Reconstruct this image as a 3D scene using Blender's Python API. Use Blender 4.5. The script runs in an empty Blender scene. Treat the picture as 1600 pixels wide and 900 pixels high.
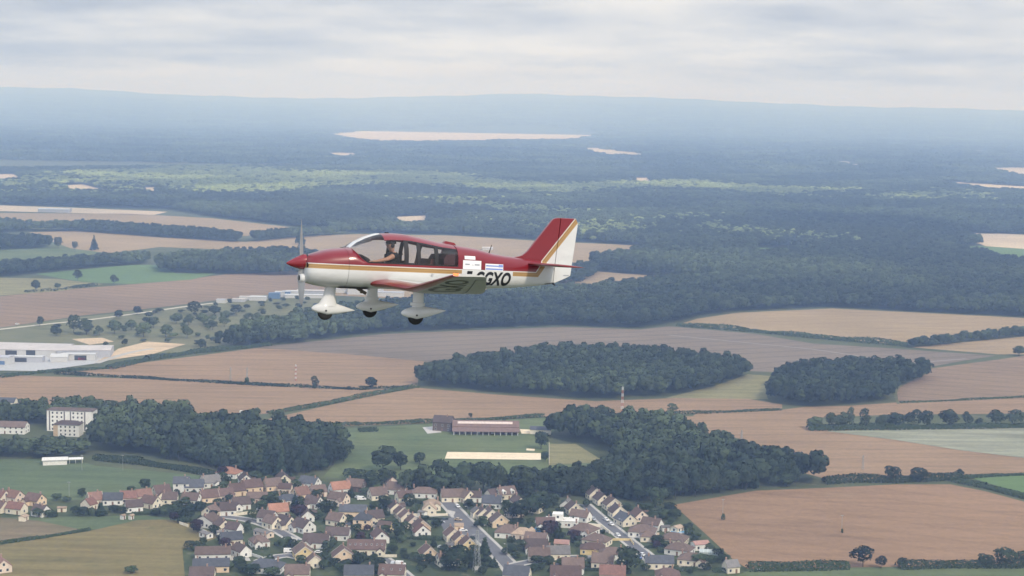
import bpy, bmesh, math, random
import numpy as np
from mathutils import Vector, Matrix
random.seed(7); RNG = np.random.default_rng(11)
R_ = math.radians

# ------------------------------------------------------------------ camera, sky, sun, exposure
SC = bpy.context.scene
COL = SC.collection
CAM_H, FPX, EYE_Y, ROLL = 220.0, 2600.0, 164.0, R_(1.0)
PITCH = math.atan((450 - EYE_Y) / FPX)
cam_f = Vector((0, math.cos(PITCH), -math.sin(PITCH))); cam_u0 = Vector((0, math.sin(PITCH), math.cos(PITCH)))
cam_r = Vector((1, 0, 0)) * math.cos(ROLL) + cam_u0 * math.sin(ROLL)
cam_u = cam_u0 * math.cos(ROLL) - Vector((1, 0, 0)) * math.sin(ROLL)
CAM_P = Vector((0, 0, CAM_H))
cd = bpy.data.cameras.new('camera'); cam = bpy.data.objects.new('camera', cd); COL.objects.link(cam)
cd.sensor_width = 36.0; cd.lens = 36.0 * FPX / 1600.0; cd.clip_start = 0.5; cd.clip_end = 60000.0
m3 = Matrix((cam_r, cam_u, -cam_f)).transposed(); cam.matrix_world = Matrix.Translation(CAM_P) @ m3.to_4x4()
SC.camera = cam

SUN_DIR = Vector((0.50, -0.62, 0.75)).normalized()      # towards the veiled sun, behind the camera
W = bpy.data.worlds.new('World'); SC.world = W; W.use_nodes = True
def build_world():
    nt = W.node_tree; N = nt.nodes; L = nt.links; N.clear()
    out = N.new('ShaderNodeOutputWorld'); bg = N.new('ShaderNodeBackground'); bg.inputs['Strength'].default_value = 0.1
    sky = N.new('ShaderNodeTexSky'); sky.sky_type = 'NISHITA'; sky.sun_disc = False
    sky.sun_elevation = math.asin(SUN_DIR.z); sky.sun_rotation = math.atan2(SUN_DIR.x, SUN_DIR.y)
    tc = N.new('ShaderNodeTexCoord'); sep = N.new('ShaderNodeSeparateXYZ'); L.new(tc.outputs['Generated'], sep.inputs[0])
    def math_(op, a, b=None, clamp=False):
        n = N.new('ShaderNodeMath'); n.operation = op; n.use_clamp = clamp
        for i, v in enumerate((a, b)):
            if v is None: continue
            if isinstance(v, (int, float)): n.inputs[i].default_value = v
            else: L.new(v, n.inputs[i])
        return n.outputs[0]
    zz = math_('ADD', math_('MAXIMUM', sep.outputs[2], 0.0), 0.115)
    cx = math_('DIVIDE', sep.outputs[0], zz); cy = math_('DIVIDE', sep.outputs[1], zz)
    cv = N.new('ShaderNodeCombineXYZ'); L.new(cx, cv.inputs[0]); L.new(cy, cv.inputs[1])
    def noise(scale, detail, off):
        mp = N.new('ShaderNodeMapping'); mp.inputs['Location'].default_value = off; mp.inputs['Scale'].default_value = (scale, scale, scale)
        L.new(cv.outputs[0], mp.inputs[0]); t = N.new('ShaderNodeTexNoise'); t.inputs['Scale'].default_value = 1.0
        t.inputs['Detail'].default_value = detail; t.inputs['Roughness'].default_value = 0.55; L.new(mp.outputs[0], t.inputs[0]); return t.outputs[0]
    n1 = noise(1.15, 6.5, (3.1, 1.7, 0)); n2 = noise(0.46, 3.0, (9.3, 4.2, 0))
    nn = math_('ADD', math_('MULTIPLY', n1, 0.6), math_('MULTIPLY', n2, 0.55))
    ramp = N.new('ShaderNodeValToRGB'); e = ramp.color_ramp.elements
    e[0].position = 0.46; e[0].color = (0.53, 0.58, 0.68, 1); e[1].position = 0.70; e[1].color = (1.02, 1.0, 0.98, 1)
    x = e.new(0.56); x.color = (0.74, 0.77, 0.83, 1)
    L.new(nn, ramp.inputs[0])
    # the cloud deck pales towards the horizon and is brighter overhead
    mr = N.new('ShaderNodeMapRange'); mr.inputs[1].default_value = 0.0; mr.inputs[2].default_value = 0.026; mr.interpolation_type = 'SMOOTHSTEP'
    L.new(sep.outputs[2], mr.inputs[0])
    hz = N.new('ShaderNodeMix'); hz.data_type = 'RGBA'; hz.inputs[6].default_value = (1.0, 0.98, 0.98, 1)
    L.new(mr.outputs[0], hz.inputs[0]); L.new(ramp.outputs[0], hz.inputs[7])
    mz = N.new('ShaderNodeMapRange'); mz.inputs[1].default_value = 0.08; mz.inputs[2].default_value = 0.7; mz.inputs[3].default_value = 10.0; mz.inputs[4].default_value = 17.0
    L.new(sep.outputs[2], mz.inputs[0])
    sc = N.new('ShaderNodeVectorMath'); sc.operation = 'SCALE'; L.new(hz.outputs[2], sc.inputs[0]); L.new(mz.outputs[0], sc.inputs['Scale'])
    tz = N.new('ShaderNodeMapRange'); tz.inputs[1].default_value = 0.06; tz.inputs[2].default_value = 0.3; L.new(sep.outputs[2], tz.inputs[0])
    tint = N.new('ShaderNodeMix'); tint.data_type = 'RGBA'; tint.inputs[6].default_value = (1, 1, 1, 1); tint.inputs[7].default_value = (0.92, 0.99, 1.10, 1); L.new(tz.outputs[0], tint.inputs[0])
    tm = N.new('ShaderNodeVectorMath'); tm.operation = 'MULTIPLY'; L.new(sc.outputs[0], tm.inputs[0]); L.new(tint.outputs[2], tm.inputs[1]); sc = tm
    mix = N.new('ShaderNodeMix'); mix.data_type = 'RGBA'; mix.inputs[0].default_value = 0.93
    L.new(sky.outputs[0], mix.inputs[6]); L.new(sc.outputs[0], mix.inputs[7])
    L.new(mix.outputs[2], bg.inputs['Color']); L.new(bg.outputs[0], out.inputs[0])
build_world()
sd = bpy.data.lights.new('sun', 'SUN'); sd.energy = 2.9; sd.angle = R_(7); sd.color = (1.0, 0.89, 0.73)
sun = bpy.data.objects.new('sun', sd); COL.objects.link(sun)
sun.rotation_euler = SUN_DIR.to_track_quat('Z', 'Y').to_euler(); sun.location = (0, 0, 400)
SC.view_settings.view_transform = 'Standard'; SC.view_settings.look = 'None'; SC.view_settings.exposure = -0.15; SC.view_settings.gamma = 1.0
SC.view_settings.use_curve_mapping = False
SC.render.engine = 'CYCLES'
cy = SC.cycles
cy.use_denoising = True; cy.denoiser = 'OPENIMAGEDENOISE'
cy.max_bounces = 6; cy.diffuse_bounces = 2; cy.glossy_bounces = 3; cy.transmission_bounces = 4; cy.transparent_max_bounces = 12; cy.volume_bounces = 1
cy.use_adaptive_sampling = True; cy.adaptive_threshold = 0.01
HAZE_DENSITY = 1.65e-4
HAZE_COLOR = (0.40, 0.585, 1.0, 1)

# ------------------------------------------------------------------ helpers
def ray(px, py): return cam_f * FPX + cam_r * (px - 800) + cam_u * (450 - py)
def G(px, py, z=0.0):                                   # where the sight line of a photo pixel meets the plane z
    d = ray(px, py); t = (z - CAM_H) / d.z
    return CAM_P + d * t
def tag(o, label=None, cat=None, group=None, kind=None):
    for k, v in (('label', label), ('category', cat), ('group', group), ('kind', kind)):
        if v: o[k] = v
    return o
def link(o, parent=None):
    COL.objects.link(o)
    if parent is not None: o.parent = parent
    return o
def empty(name, loc, rz=0.0, mat=None):
    o = bpy.data.objects.new(name, None); o.empty_display_size = 0.5
    if mat is not None: o.matrix_world = mat
    else: o.location = loc; o.rotation_euler = (0, 0, rz)
    return link(o)
def ORD(n):
    a = 'zeroth first second third fourth fifth sixth seventh eighth ninth tenth eleventh twelfth thirteenth fourteenth fifteenth sixteenth seventeenth eighteenth nineteenth'.split()
    if n < 20: return a[n]
    t = {2: 'twent', 3: 'thirt', 4: 'fort', 5: 'fift', 6: 'sixt', 7: 'sevent', 8: 'eight', 9: 'ninet'}[n // 10]
    return t + 'ieth' if n % 10 == 0 else t + 'y-' + a[n % 10]

class MB:
    def __init__(s): s.v = []; s.f = []; s.mi = []
    def quad(s, pts, mi=0):
        b = len(s.v); s.v += [tuple(p) for p in pts]; s.f.append(tuple(range(b, b + len(pts)))); s.mi.append(mi)
    def poly(s, verts, faces, mi=0):
        b = len(s.v); s.v += [tuple(p) for p in verts]
        for f in faces: s.f.append(tuple(i + b for i in f)); s.mi.append(mi)
    def box(s, x0, x1, y0, y1, z0, z1, mi=0):
        s.poly([(x0,y0,z0),(x1,y0,z0),(x1,y1,z0),(x0,y1,z0),(x0,y0,z1),(x1,y0,z1),(x1,y1,z1),(x0,y1,z1)],
               [(3,2,1,0),(4,5,6,7),(0,1,5,4),(1,2,6,5),(2,3,7,6),(3,0,4,7)], mi)
    def obox(s, c, dx, dy, dz, ang, mi=0):                 # box turned about z, c = centre of its base
        ca, sa = math.cos(ang), math.sin(ang); P = []
        for z in (0, dz):
            for x, y in ((-dx/2,-dy/2),(dx/2,-dy/2),(dx/2,dy/2),(-dx/2,dy/2)):
                P.append((c[0]+x*ca-y*sa, c[1]+x*sa+y*ca, c[2]+z))
        s.poly(P, [(3,2,1,0),(4,5,6,7),(0,1,5,4),(1,2,6,5),(2,3,7,6),(3,0,4,7)], mi)
    def tube(s, p0, p1, r0, r1=None, n=8, mi=0, cap=True):
        r1 = r0 if r1 is None else r1; p0 = Vector(p0); p1 = Vector(p1); d = (p1 - p0).normalized()
        a = d.orthogonal().normalized(); b = d.cross(a); P = []
        for p, r in ((p0, r0), (p1, r1)):
            for i in range(n):
                t = 2*math.pi*i/n; P.append(p + a*(r*math.cos(t)) + b*(r*math.sin(t)))
        F = [(i, (i+1) % n, n+(i+1) % n, n+i) for i in range(n)]
        if cap: F += [tuple(range(n-1, -1, -1)), tuple(range(n, 2*n))]
        s.poly(P, F, mi)
    def loft(s, rings, closed=True, cap=(True, True), mi=0, mif=None):
        n = len(rings[0]); V = [p for r in rings for p in r]; b = len(s.v); s.v += [tuple(p) for p in V]
        for i in range(len(rings)-1):
            for j in range(n if closed else n-1):
                k = (j+1) % n
                s.f.append((b+i*n+j, b+i*n+k, b+(i+1)*n+k, b+(i+1)*n+j)); s.mi.append(mif(i, j) if mif else mi)
        if cap[0]: s.f.append(tuple(b+j for j in range(n-1, -1, -1))); s.mi.append(mif(0, 0) if mif else mi)
        if cap[1]: s.f.append(tuple(b+(len(rings)-1)*n+j for j in range(n))); s.mi.append(mif(len(rings)-2, 0) if mif else mi)
    def mesh(s, name, mats, smooth=False, angle=None):
        me = bpy.data.meshes.new(name); me.from_pydata(s.v, [], s.f)
        for m in (mats if isinstance(mats, (list, tuple)) else [mats]): me.materials.append(m)
        me.polygons.foreach_set('material_index', s.mi)
        bm = bmesh.new(); bm.from_mesh(me); bmesh.ops.remove_doubles(bm, verts=bm.verts, dist=1e-5); bmesh.ops.recalc_face_normals(bm, faces=bm.faces); bm.to_mesh(me); bm.free()
        if smooth:
            me.polygons.foreach_set('use_smooth', [True]*len(me.polygons))
            if angle: me.set_sharp_from_angle(angle=R_(angle))
        me.update(); return me
    def build(s, name, mats, parent=None, smooth=False, angle=None):
        return link(bpy.data.objects.new(name, s.mesh(name, mats, smooth, angle)), parent)

# ------------------------------------------------------------------ materials
def mat_new(name):
    m = bpy.data.materials.new(name); m.use_nodes = True; nt = m.node_tree
    return m, nt, nt.nodes['Principled BSDF']
def rgba(c): return (c[0], c[1], c[2], 1)
def nz(nt, scale, detail=4, coord='Object', sc=(1,1,1), rot=0.0, rough=0.55):
    tc = nt.nodes.new('ShaderNodeTexCoord'); mp = nt.nodes.new('ShaderNodeMapping'); mp.inputs['Scale'].default_value = sc; mp.inputs['Rotation'].default_value = (0, 0, rot)
    nt.links.new(tc.outputs[coord], mp.inputs[0]); t = nt.nodes.new('ShaderNodeTexNoise'); t.inputs['Scale'].default_value = scale; t.inputs['Detail'].default_value = detail
    t.inputs['Roughness'].default_value = rough; nt.links.new(mp.outputs[0], t.inputs[0]); return t.outputs[0]
def mixc(nt, fac, a, b, blend='MIX'):
    n = nt.nodes.new('ShaderNodeMix'); n.data_type = 'RGBA'; n.blend_type = blend
    for i, v in ((0, fac), (6, a), (7, b)):
        if isinstance(v, (int, float)): n.inputs[i].default_value = v
        elif isinstance(v, (tuple, list)): n.inputs[i].default_value = rgba(v)
        else: nt.links.new(v, n.inputs[i])
    return n.outputs[2]
def mrange(nt, v, a, b, c=0.0, d=1.0):
    n = nt.nodes.new('ShaderNodeMapRange'); n.inputs[1].default_value = a; n.inputs[2].default_value = b; n.inputs[3].default_value = c; n.inputs[4].default_value = d
    nt.links.new(v, n.inputs[0]); return n.outputs[0]
def nmath(nt, op, a, b=None, c=None):
    n = nt.nodes.new('ShaderNodeMath'); n.operation = op
    for i, v in enumerate((a, b, c)):
        if v is None: continue
        if isinstance(v, (int, float)): n.inputs[i].default_value = v
        else: nt.links.new(v, n.inputs[i])
    return n.outputs[0]
_pm = {}
def plain(name, col, rough=0.6, var=0.12, scale=0.6, metal=0.0, spec=0.3):
    key = name
    if key in _pm: return _pm[key]
    m, nt, b = mat_new(name)
    f = mrange(nt, nz(nt, scale, 5), 0.3, 0.7)
    c = mixc(nt, f, tuple(x*(1-var) for x in col), tuple(min(1, x*(1+var)) for x in col))
    nt.links.new(c, b.inputs['Base Color']); b.inputs['Roughness'].default_value = rough; b.inputs['Metallic'].default_value = metal; b.inputs['Specular IOR Level'].default_value = spec
    _pm[key] = m; return m
def field_mat(name, c1, c2, ang=0.0, row=0.0, rowamt=0.0, patch=0.004, c3=None, streak=0.25, tram=0.0, tramcol=None):
    """crop or grass: broad patches, fine mottling, streaks along the working direction, tramlines"""
    m, nt, b = mat_new(name)
    f = mrange(nt, nz(nt, patch, 4), 0.34, 0.66)
    c = mixc(nt, f, c1, c2)
    if c3 is not None:
        g = mrange(nt, nz(nt, patch*2.3, 5, rough=0.65), 0.58, 0.72)
        c = mixc(nt, g, c, c3)
    s = mrange(nt, nz(nt, 1.0, 5, sc=(0.012, 0.12, 1), rot=ang), 0.3, 0.7, 1-streak, 1+streak)
    fine = mrange(nt, nz(nt, 0.25, 4, rough=0.7), 0.25, 0.75, 0.86, 1.14)
    mul = nmath(nt, 'MULTIPLY', s, fine)
    if row:
        tc = nt.nodes.new('ShaderNodeTexCoord'); mp = nt.nodes.new('ShaderNodeMapping'); mp.inputs['Rotation'].default_value = (0, 0, ang)
        nt.links.new(tc.outputs['Object'], mp.inputs[0])
        w = nt.nodes.new('ShaderNodeTexWave'); w.bands_direction = 'Y'; w.inputs['Scale'].default_value = 0.314/row; w.inputs['Distortion'].default_value = 0.6; w.inputs['Detail'].default_value = 2; w.inputs['Detail Scale'].default_value = 0.3
        nt.links.new(mp.outputs[0], w.inputs[0])
        mul = nmath(nt, 'MULTIPLY', mul, mrange(nt, w.outputs['Fac'], 0.86, 0.99, 1.0, 1.0-rowamt))
    dash = mrange(nt, nz(nt, 1.0, 3, sc=(0.012, 0.045, 1), rot=ang*0.4+0.05), 0.66, 0.74, 1.0, 0.84); damp = mrange(nt, nz(nt, 0.0065, 5, rough=0.6), 0.35, 0.7, 1.07, 0.90)
    mul = nmath(nt, 'MULTIPLY', nmath(nt, 'MULTIPLY', mul, dash), damp)
    v = nt.nodes.new('ShaderNodeVectorMath'); v.operation = 'SCALE'; nt.links.new(c, v.inputs[0]); nt.links.new(mul, v.inputs['Scale'])
    nt.links.new(v.outputs[0], b.inputs['Base Color']); b.inputs['Roughness'].default_value = 0.95; b.inputs['Specular IOR Level'].default_value = 0.08
    return m
def leaf_mat(name, c1, c2, patch=True, spread=(0.62, 1.42)):
    m, nt, b = mat_new(name)
    oi = nt.nodes.new('ShaderNodeObjectInfo')
    rv = mrange(nt, oi.outputs['Random'], 0.0, 1.0, spread[0], spread[1]); c = mixc(nt, nmath(nt, 'FRACT', nmath(nt, 'MULTIPLY', oi.outputs['Random'], 17.3)), c1, c2)
    if patch:
        t = nt.nodes.new('ShaderNodeTexNoise'); t.inputs['Scale'].default_value = 0.0025; t.inputs['Detail'].default_value = 6; nt.links.new(oi.outputs['Location'], t.inputs[0])
        c = mixc(nt, mrange(nt, t.outputs[0], 0.47, 0.60, 0.0, 0.85), c, tuple(x*k for x, k in zip(c2, (2.1, 2.0, 1.8))))
    fine = nmath(nt, 'MULTIPLY', mrange(nt, nz(nt, 0.9, 3), 0.3, 0.7, 0.75, 1.3), rv)
    v = nt.nodes.new('ShaderNodeVectorMath'); v.operation = 'SCALE'; nt.links.new(c, v.inputs[0]); nt.links.new(fine, v.inputs['Scale'])
    nt.links.new(v.outputs[0], b.inputs['Base Color']); b.inputs['Roughness'].default_value = 0.75; b.inputs['Specular IOR Level'].default_value = 0.15
    return m

# ------------------------------------------------------------------ the air
def build_haze():
    mb = MB(); mb.box(-11000, 11000, -600, 27500, -1.0, 392.0)
    m = bpy.data.materials.new('haze_air'); m.use_nodes = True; nt = m.node_tree; nt.nodes.clear()
    o = nt.nodes.new('ShaderNodeOutputMaterial'); pv = nt.nodes.new('ShaderNodeVolumePrincipled')
    pv.inputs['Color'].default_value = HAZE_COLOR; pv.inputs['Density'].default_value = HAZE_DENSITY; pv.inputs['Anisotropy'].default_value = 0.0; pv.inputs['Absorption Color'].default_value = (1, 1, 1, 1)
    nt.links.new(pv.outputs[0], o.inputs['Volume'])
    tag(mb.build('haze', m), kind='stuff')
build_haze()

# ------------------------------------------------------------------ the ground, fields and roads
M_GROUND = field_mat('rough_grass', (0.071, 0.086, 0.044), (0.101, 0.112, 0.062), patch=0.01, c3=(0.134, 0.129, 0.079), streak=0.1)
mb = MB(); mb.quad([(-10500, -550, 0), (10500, -550, 0), (10500, 27000, 0), (-10500, 27000, 0)])
tag(mb.build('ground', M_GROUND), kind='structure')
FIELDS = []
def inpoly(x, y, P):
    x = np.asarray(x); y = np.asarray(y); r = np.zeros(x.shape, bool); n = len(P)
    for i in range(n):
        x0, y0 = P[i]; x1, y1 = P[(i+1) % n]
        c = ((y0 > y) != (y1 > y)); 
        with np.errstate(divide='ignore', invalid='ignore'):
            r ^= c & (x < (x1-x0)*(y-y0)/(y1-y0+1e-12)+x0)
    return r
def gpoly(pix, wob=0.0, seed=1):
    """photo outline -> ground outline, its long edges broken up a little"""
    g = [G(x, y) for x, y in pix]; rr = random.Random(seed); out = []
    for a, b in zip(g, g[1:]+g[:1]):
        n = max(1, min(14, int((b-a).length/40))) if wob else 1
        for k in range(n):
            p = a.lerp(b, k/n)
            if k: p = p + Vector((rr.uniform(-wob, wob), rr.uniform(-wob, wob), 0))
            out.append((p.x, p.y))
    return out
def patch(name, pix, mat, lvl, wob=1.2, clear=True):
    P = gpoly(pix, wob, len(FIELDS)+3)
    bm = bmesh.new(); vs = [bm.verts.new((x, y, lvl)) for x, y in P]; bm.faces.new(vs)
    bmesh.ops.triangulate(bm, faces=bm.faces); bmesh.ops.recalc_face_normals(bm, faces=bm.faces)
    if sum(f.normal.z for f in bm.faces) < 0: bmesh.ops.reverse_faces(bm, faces=bm.faces)
    me = bpy.data.meshes.new(name); bm.to_mesh(me); bm.free(); me.materials.append(mat)
    o = tag(link(bpy.data.objects.new(name, me)), kind='structure')
    if clear: FIELDS.append(P)
    return o
WHEAT = (0.254, 0.170, 0.104); WHEAT2 = (0.290, 0.195, 0.119)
A1 = math.atan2(-0.35, 1)
M_wheat_a = field_mat('ripe_wheat_front', (0.252, 0.158, 0.094), (0.284, 0.180, 0.108), ang=R_(28), row=24, rowamt=0.08, c3=(0.266, 0.180, 0.108), streak=0.12)
M_wheat_b = field_mat('ripe_wheat', WHEAT, WHEAT2, ang=R_(-8), row=26, rowamt=0.12, c3=(0.243, 0.171, 0.100), streak=0.13)
M_wheat_c = field_mat('pale_stubble', (0.296, 0.217, 0.128), (0.329, 0.239, 0.139), ang=R_(-20), row=24, rowamt=0.10, streak=0.12)
M_mauve = field_mat('ploughed_soil', (0.179, 0.143, 0.109), (0.208, 0.164, 0.123), ang=R_(-25), row=26, rowamt=0.22, streak=0.12)
M_pink = field_mat('seed_crop', (0.220, 0.155, 0.101), (0.252, 0.174, 0.112), ang=R_(25), row=22, rowamt=0.18, streak=0.12)
M_yellowgreen = field_mat('dry_pasture', (0.197, 0.186, 0.094), (0.236, 0.213, 0.108), ang=R_(10), c3=(0.144, 0.151, 0.065), streak=0.2, patch=0.02)
M_straw = field_mat('straw_meadow', (0.196, 0.155, 0.068), (0.173, 0.146, 0.065), ang=R_(20), c3=(0.131, 0.119, 0.051), streak=0.2, patch=0.025)
M_brownmead = field_mat('brown_meadow', (0.177, 0.138, 0.086), (0.157, 0.134, 0.079), ang=R_(10), c3=(0.131, 0.124, 0.065), streak=0.2, patch=0.03)
M_sport = field_mat('mown_grass', (0.088, 0.120, 0.062), (0.112, 0.141, 0.072), ang=R_(5), c3=(0.072, 0.103, 0.050), streak=0.12, patch=0.015)
M_pasture = field_mat('green_pasture', (0.098, 0.131, 0.062), (0.131, 0.155, 0.072), ang=R_(5), c3=(0.085, 0.110, 0.054), streak=0.18, patch=0.02)
M_green = field_mat('young_green_crop', (0.105, 0.165, 0.065), (0.124, 0.186, 0.072), ang=R_(15), streak=0.1)
M_garden = field_mat('garden_lawn', (0.046, 0.065, 0.033), (0.084, 0.099, 0.048), c3=(0.143, 0.138, 0.088), streak=0.08, patch=0.06)
M_sand = field_mat('riding_sand', (0.72, 0.60, 0.44), (0.78, 0.66, 0.49), streak=0.05)
M_earth = field_mat('bare_earth', (0.50, 0.38, 0.25), (0.56, 0.43, 0.3), streak=0.2, patch=0.03)
M_palemix = field_mat('pale_oat_crop', (0.223, 0.227, 0.166), (0.276, 0.275, 0.202), ang=R_(-22), c3=(0.177, 0.200, 0.137), streak=0.3, patch=0.012)
M_scrub = field_mat('scrub_grass', (0.131, 0.138, 0.072), (0.171, 0.165, 0.094), c3=(0.092, 0.110, 0.054), streak=0.15, patch=0.015)
M_sunny = field_mat('sun_painted_stubble', (0.521, 0.404, 0.282), (0.571, 0.456, 0.317), streak=0.1)  # brighter than the nearer stubble: sunshine put into its colour

# near
patch('wheat_field', [(1052,789),(1180,767),(1300,762),(1400,757),(1485,757),(1540,768),(1600,784),(1720,812),(1720,884),(1600,880),(1400,886),(1168,889),(1145,874),(1100,832)], M_wheat_a, 0.10)
patch('grass_verge', [(1085,893),(1160,888),(1720,880),(1720,930),(1085,930)], M_pasture, 0.05, clear=False)
patch('stubble_field', [(1005,652),(1110,650),(1232,645),(1262,672),(1600,667),(1720,667),(1720,742),(1600,740),(1420,748),(1300,751),(1240,735),(1190,717),(1115,684),(1040,662)], M_wheat_b, 0.10)
patch('oat_field', [(1290,674),(1600,667),(1720,667),(1720,722),(1600,716),(1500,704),(1400,688)], M_palemix, 0.25)
patch('stubble_strip', [(1080,652),(1090,645),(1210,642),(1255,636),(1330,634),(1400,629),(1600,621),(1720,618),(1720,641),(1600,646),(1400,648),(1268,653),(1262,672),(1232,660),(1110,658)], M_wheat_b, 0.12)
patch('young_crop_field', [(1508,744),(1600,739),(1720,735),(1720,798),(1600,772)], M_green, 0.12)
patch('wheat_field', [(418,655),(520,632),(652,606),(780,617),(930,627),(1060,622),(1160,622),(1222,632),(1222,640),(1010,649),(850,651),(700,660),(540,666),(452,665)], M_wheat_b, 0.10)
patch('wheat_field', [(-90,590),(0,586),(220,592),(400,602),(560,609),(640,606),(525,628),(425,646),(335,652),(150,632),(0,632),(-90,640)], M_wheat_b, 0.10)
patch('stubble_field', [(85,583),(230,566),(400,544),(480,548),(560,555),(692,568),(655,585),(652,603),(560,607),(400,598),(230,590)], M_wheat_b, 0.12)
patch('ploughed_field', [(400,543),(600,522),(700,518),(880,511),(1000,515),(1045,510),(1180,522),(1270,537),(1400,545),(1556,556),(1510,563),(1440,576),(1300,585),(1170,580),(1000,572),(692,567),(560,555)], M_mauve, 0.14)
patch('stubble_field', [(1060,507),(1090,498),(1150,489),(1300,482),(1600,497),(1720,503),(1720,514),(1600,516),(1440,535),(1400,538),(1180,516)], M_wheat_c, 0.14)
patch('stubble_field', [(1424,543),(1600,526),(1720,515),(1720,552),(1600,554),(1560,554)], M_wheat_c, 0.16)
patch('seed_crop_field', [(1400,606),(1448,584),(1455,576),(1560,562),(1600,556),(1720,553),(1720,614),(1600,620),(1404,630)], M_pink, 0.14)
patch('dry_pasture', [(1040,622),(1120,602),(1168,585),(1208,588),(1196,612),(1200,624)], M_yellowgreen, 0.14)
# middle pasture round the farm
patch('pasture', [(505,672),(700,661),(850,653),(870,668),(852,690),(905,705),(930,727),(800,742),(640,748),(560,752),(505,745),(540,705)], M_pasture, 0.10)
patch('mown_meadow', [(858,694),(900,694),(945,722),(858,727)], M_yellowgreen, 0.16)
patch('riding_arena', [(699,706.5),(845,708.5),(845,719),(695,717)], M_sand, 0.22, wob=0)
patch('farm_yard', [(660,668),(684,666),(690,676),(668,678)], plain('yard_gravel', (0.5, 0.47, 0.45)), 0.2)
patch('sand_patch', [(812,671),(836,672),(834,678),(815,678)], M_sand, 0.2)
patch('sand_patch', [(823,701),(836,702),(835,705),(822,704)], M_sand, 0.2)
# left foreground
patch('sports_field', [(-90,719),(60,717),(130,722),(150,728),(330,745),(345,752),(300,756),(235,766),(150,780),(80,784),(0,771),(-90,766)], M_sport, 0.10)
patch('strip_meadow', [(-90,830),(0,812),(60,808),(230,806),(290,812),(140,828),(20,849),(-90,862)], M_sport, 0.09)
patch('brown_meadow', [(-90,815),(0,809),(60,814),(132,829),(0,849),(-90,866)], M_brownmead, 0.12)
patch('straw_meadow', [(-90,868),(0,852),(140,830),(215,813),(265,812),(300,818),(345,838),(320,848),(285,858),(290,915),(-90,915)], M_straw, 0.12)
# the village gardens
patch('village_gardens', [(-90,771),(0,771),(80,786),(150,781),(235,767),(345,745),(470,745),(560,753),(640,750),(900,790),(1050,790),(1100,834),(1168,892),(1085,930),(285,930),(270,858),(345,838),(300,817),(265,811),(60,806),(-90,812)], M_garden, 0.06)
# far left farmland
patch('scrub_grassland', [(-90,520),(0,512),(120,496),(270,480),(400,466),(520,462),(520,500),(420,540),(330,545),(240,556),(100,545),(-90,540)], M_scrub, 0.08, clear=False)
patch('ploughed_field', [(-90,520),(-90,458),(0,463),(110,452),(260,440),(350,429),(445,424),(520,437),(520,452),(380,464),(270,478),(130,493),(0,512)], M_pink, 0.14)
patch('young_crop_field', [(55,428),(205,414),(250,414),(275,427),(340,427),(300,437),(205,444),(130,441)], M_green, 0.16)
patch('stubble_field', [(-90,440),(0,434),(90,436),(160,444),(95,455),(0,462),(-90,464)], M_yellowgreen, 0.16)
patch('pasture', [(-90,380),(0,379),(60,372),(165,394),(120,402),(0,408),(-90,410)], M_pasture, 0.16)
patch('stubble_field', [(45,363),(120,361),(250,371),(385,378),(470,369),(560,366),(560,392),(470,398),(400,392),(250,386),(170,396),(110,388)], M_wheat_c, 0.18)
patch('stubble_field', [(480,372),(560,366),(700,368),(850,377),(960,382),(1040,386),(1000,400),(926,410),(914,420),(930,424),(1110,438),(1060,442),(960,455),(905,446),(840,462),(760,470),(690,470),(520,462),(520,437),(440,425),(420,405)], M_wheat_c, 0.2)
patch('young_crop_field', [(862,462),(868,444),(905,446),(962,455),(930,461)], M_green, 0.3)
patch('stubble_field', [(-90,331),(0,333),(200,334),(330,341),(452,355),(385,369),(150,350),(0,346),(-90,345)], M_wheat_c, 0.2)
patch('stubble_field', [(-90,320),(0,321),(120,325),(262,331),(240,336),(0,330),(-90,329)], M_sunny, 0.2)
def nearer(pp):      # the trees in front hide the near edge of a far clearing, so it reaches nearer than it shows
    m = sum(p[1] for p in pp)/len(pp); return [(x, y+(15*(y-EYE_Y)/CAM_H if y >= m else 0)) for x, y in pp]
for pp in ([(98,290),(130,288),(185,294),(165,297),(105,295)], [(-30,273),(20,272),(44,277),(-30,282)], [(220,293),(250,293),(245,298),(222,297)], [(615,339),(668,337),(670,344),(640,347),(618,344)]):
    patch('stubble_field', nearer(pp), M_sunny, 0.3)
for pp in ([(494,211),(560,205),(700,203),(850,203.5),(950,210),(900,217),(760,219),(610,221),(560,217)], [(888,232),(930,231),(1028,238),(1000,243),(940,240)],
           [(497,240),(530,238.5),(568,240),(560,244),(520,243)], [(1278,253),(1330,252),(1360,255),(1330,259)], [(1518,265),(1560,262),(1720,261),(1720,272),(1600,272)],
           [(1424,284),(1500,285),(1720,291),(1720,298),(1560,293),(1450,288)], [(1488,364),(1600,367),(1720,369),(1720,378),(1600,375),(1540,371)], [(985,278),(1020,278),(1018,283),(988,282)],
           [(150,192),(185,191.5),(180,194)], [(400,160),(440,160),(430,162.5)], [(660,259),(688,259.5),(680,262.5)], [(1035,262),(1070,263),(1060,266)], [(1490,235),(1560,236),(1530,238.5)]):
    patch('stubble_field', nearer(pp), M_sunny, 0.6, wob=14)
patch('young_crop_field', [(1468,389),(1560,382),(1720,388),(1720,420),(1590,416)], M_green, 0.4)
patch('young_crop_field', [(1176,387),(1240,388),(1232,405),(1180,404)], M_green, 0.4)
# bare earth by the works
patch('earth_yard', [(112,530),(160,528),(178,534),(140,539)], M_earth, 0.2)
patch('earth_yard', [(185,545),(230,534),(290,538),(240,553),(150,566),(175,552)], M_earth, 0.2)
patch('works_yard', [(-90,578),(-90,545),(0,543),(110,545),(180,552),(150,568),(60,580)], plain('yard_concrete', (0.42, 0.42, 0.42)), 0.16)

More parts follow.
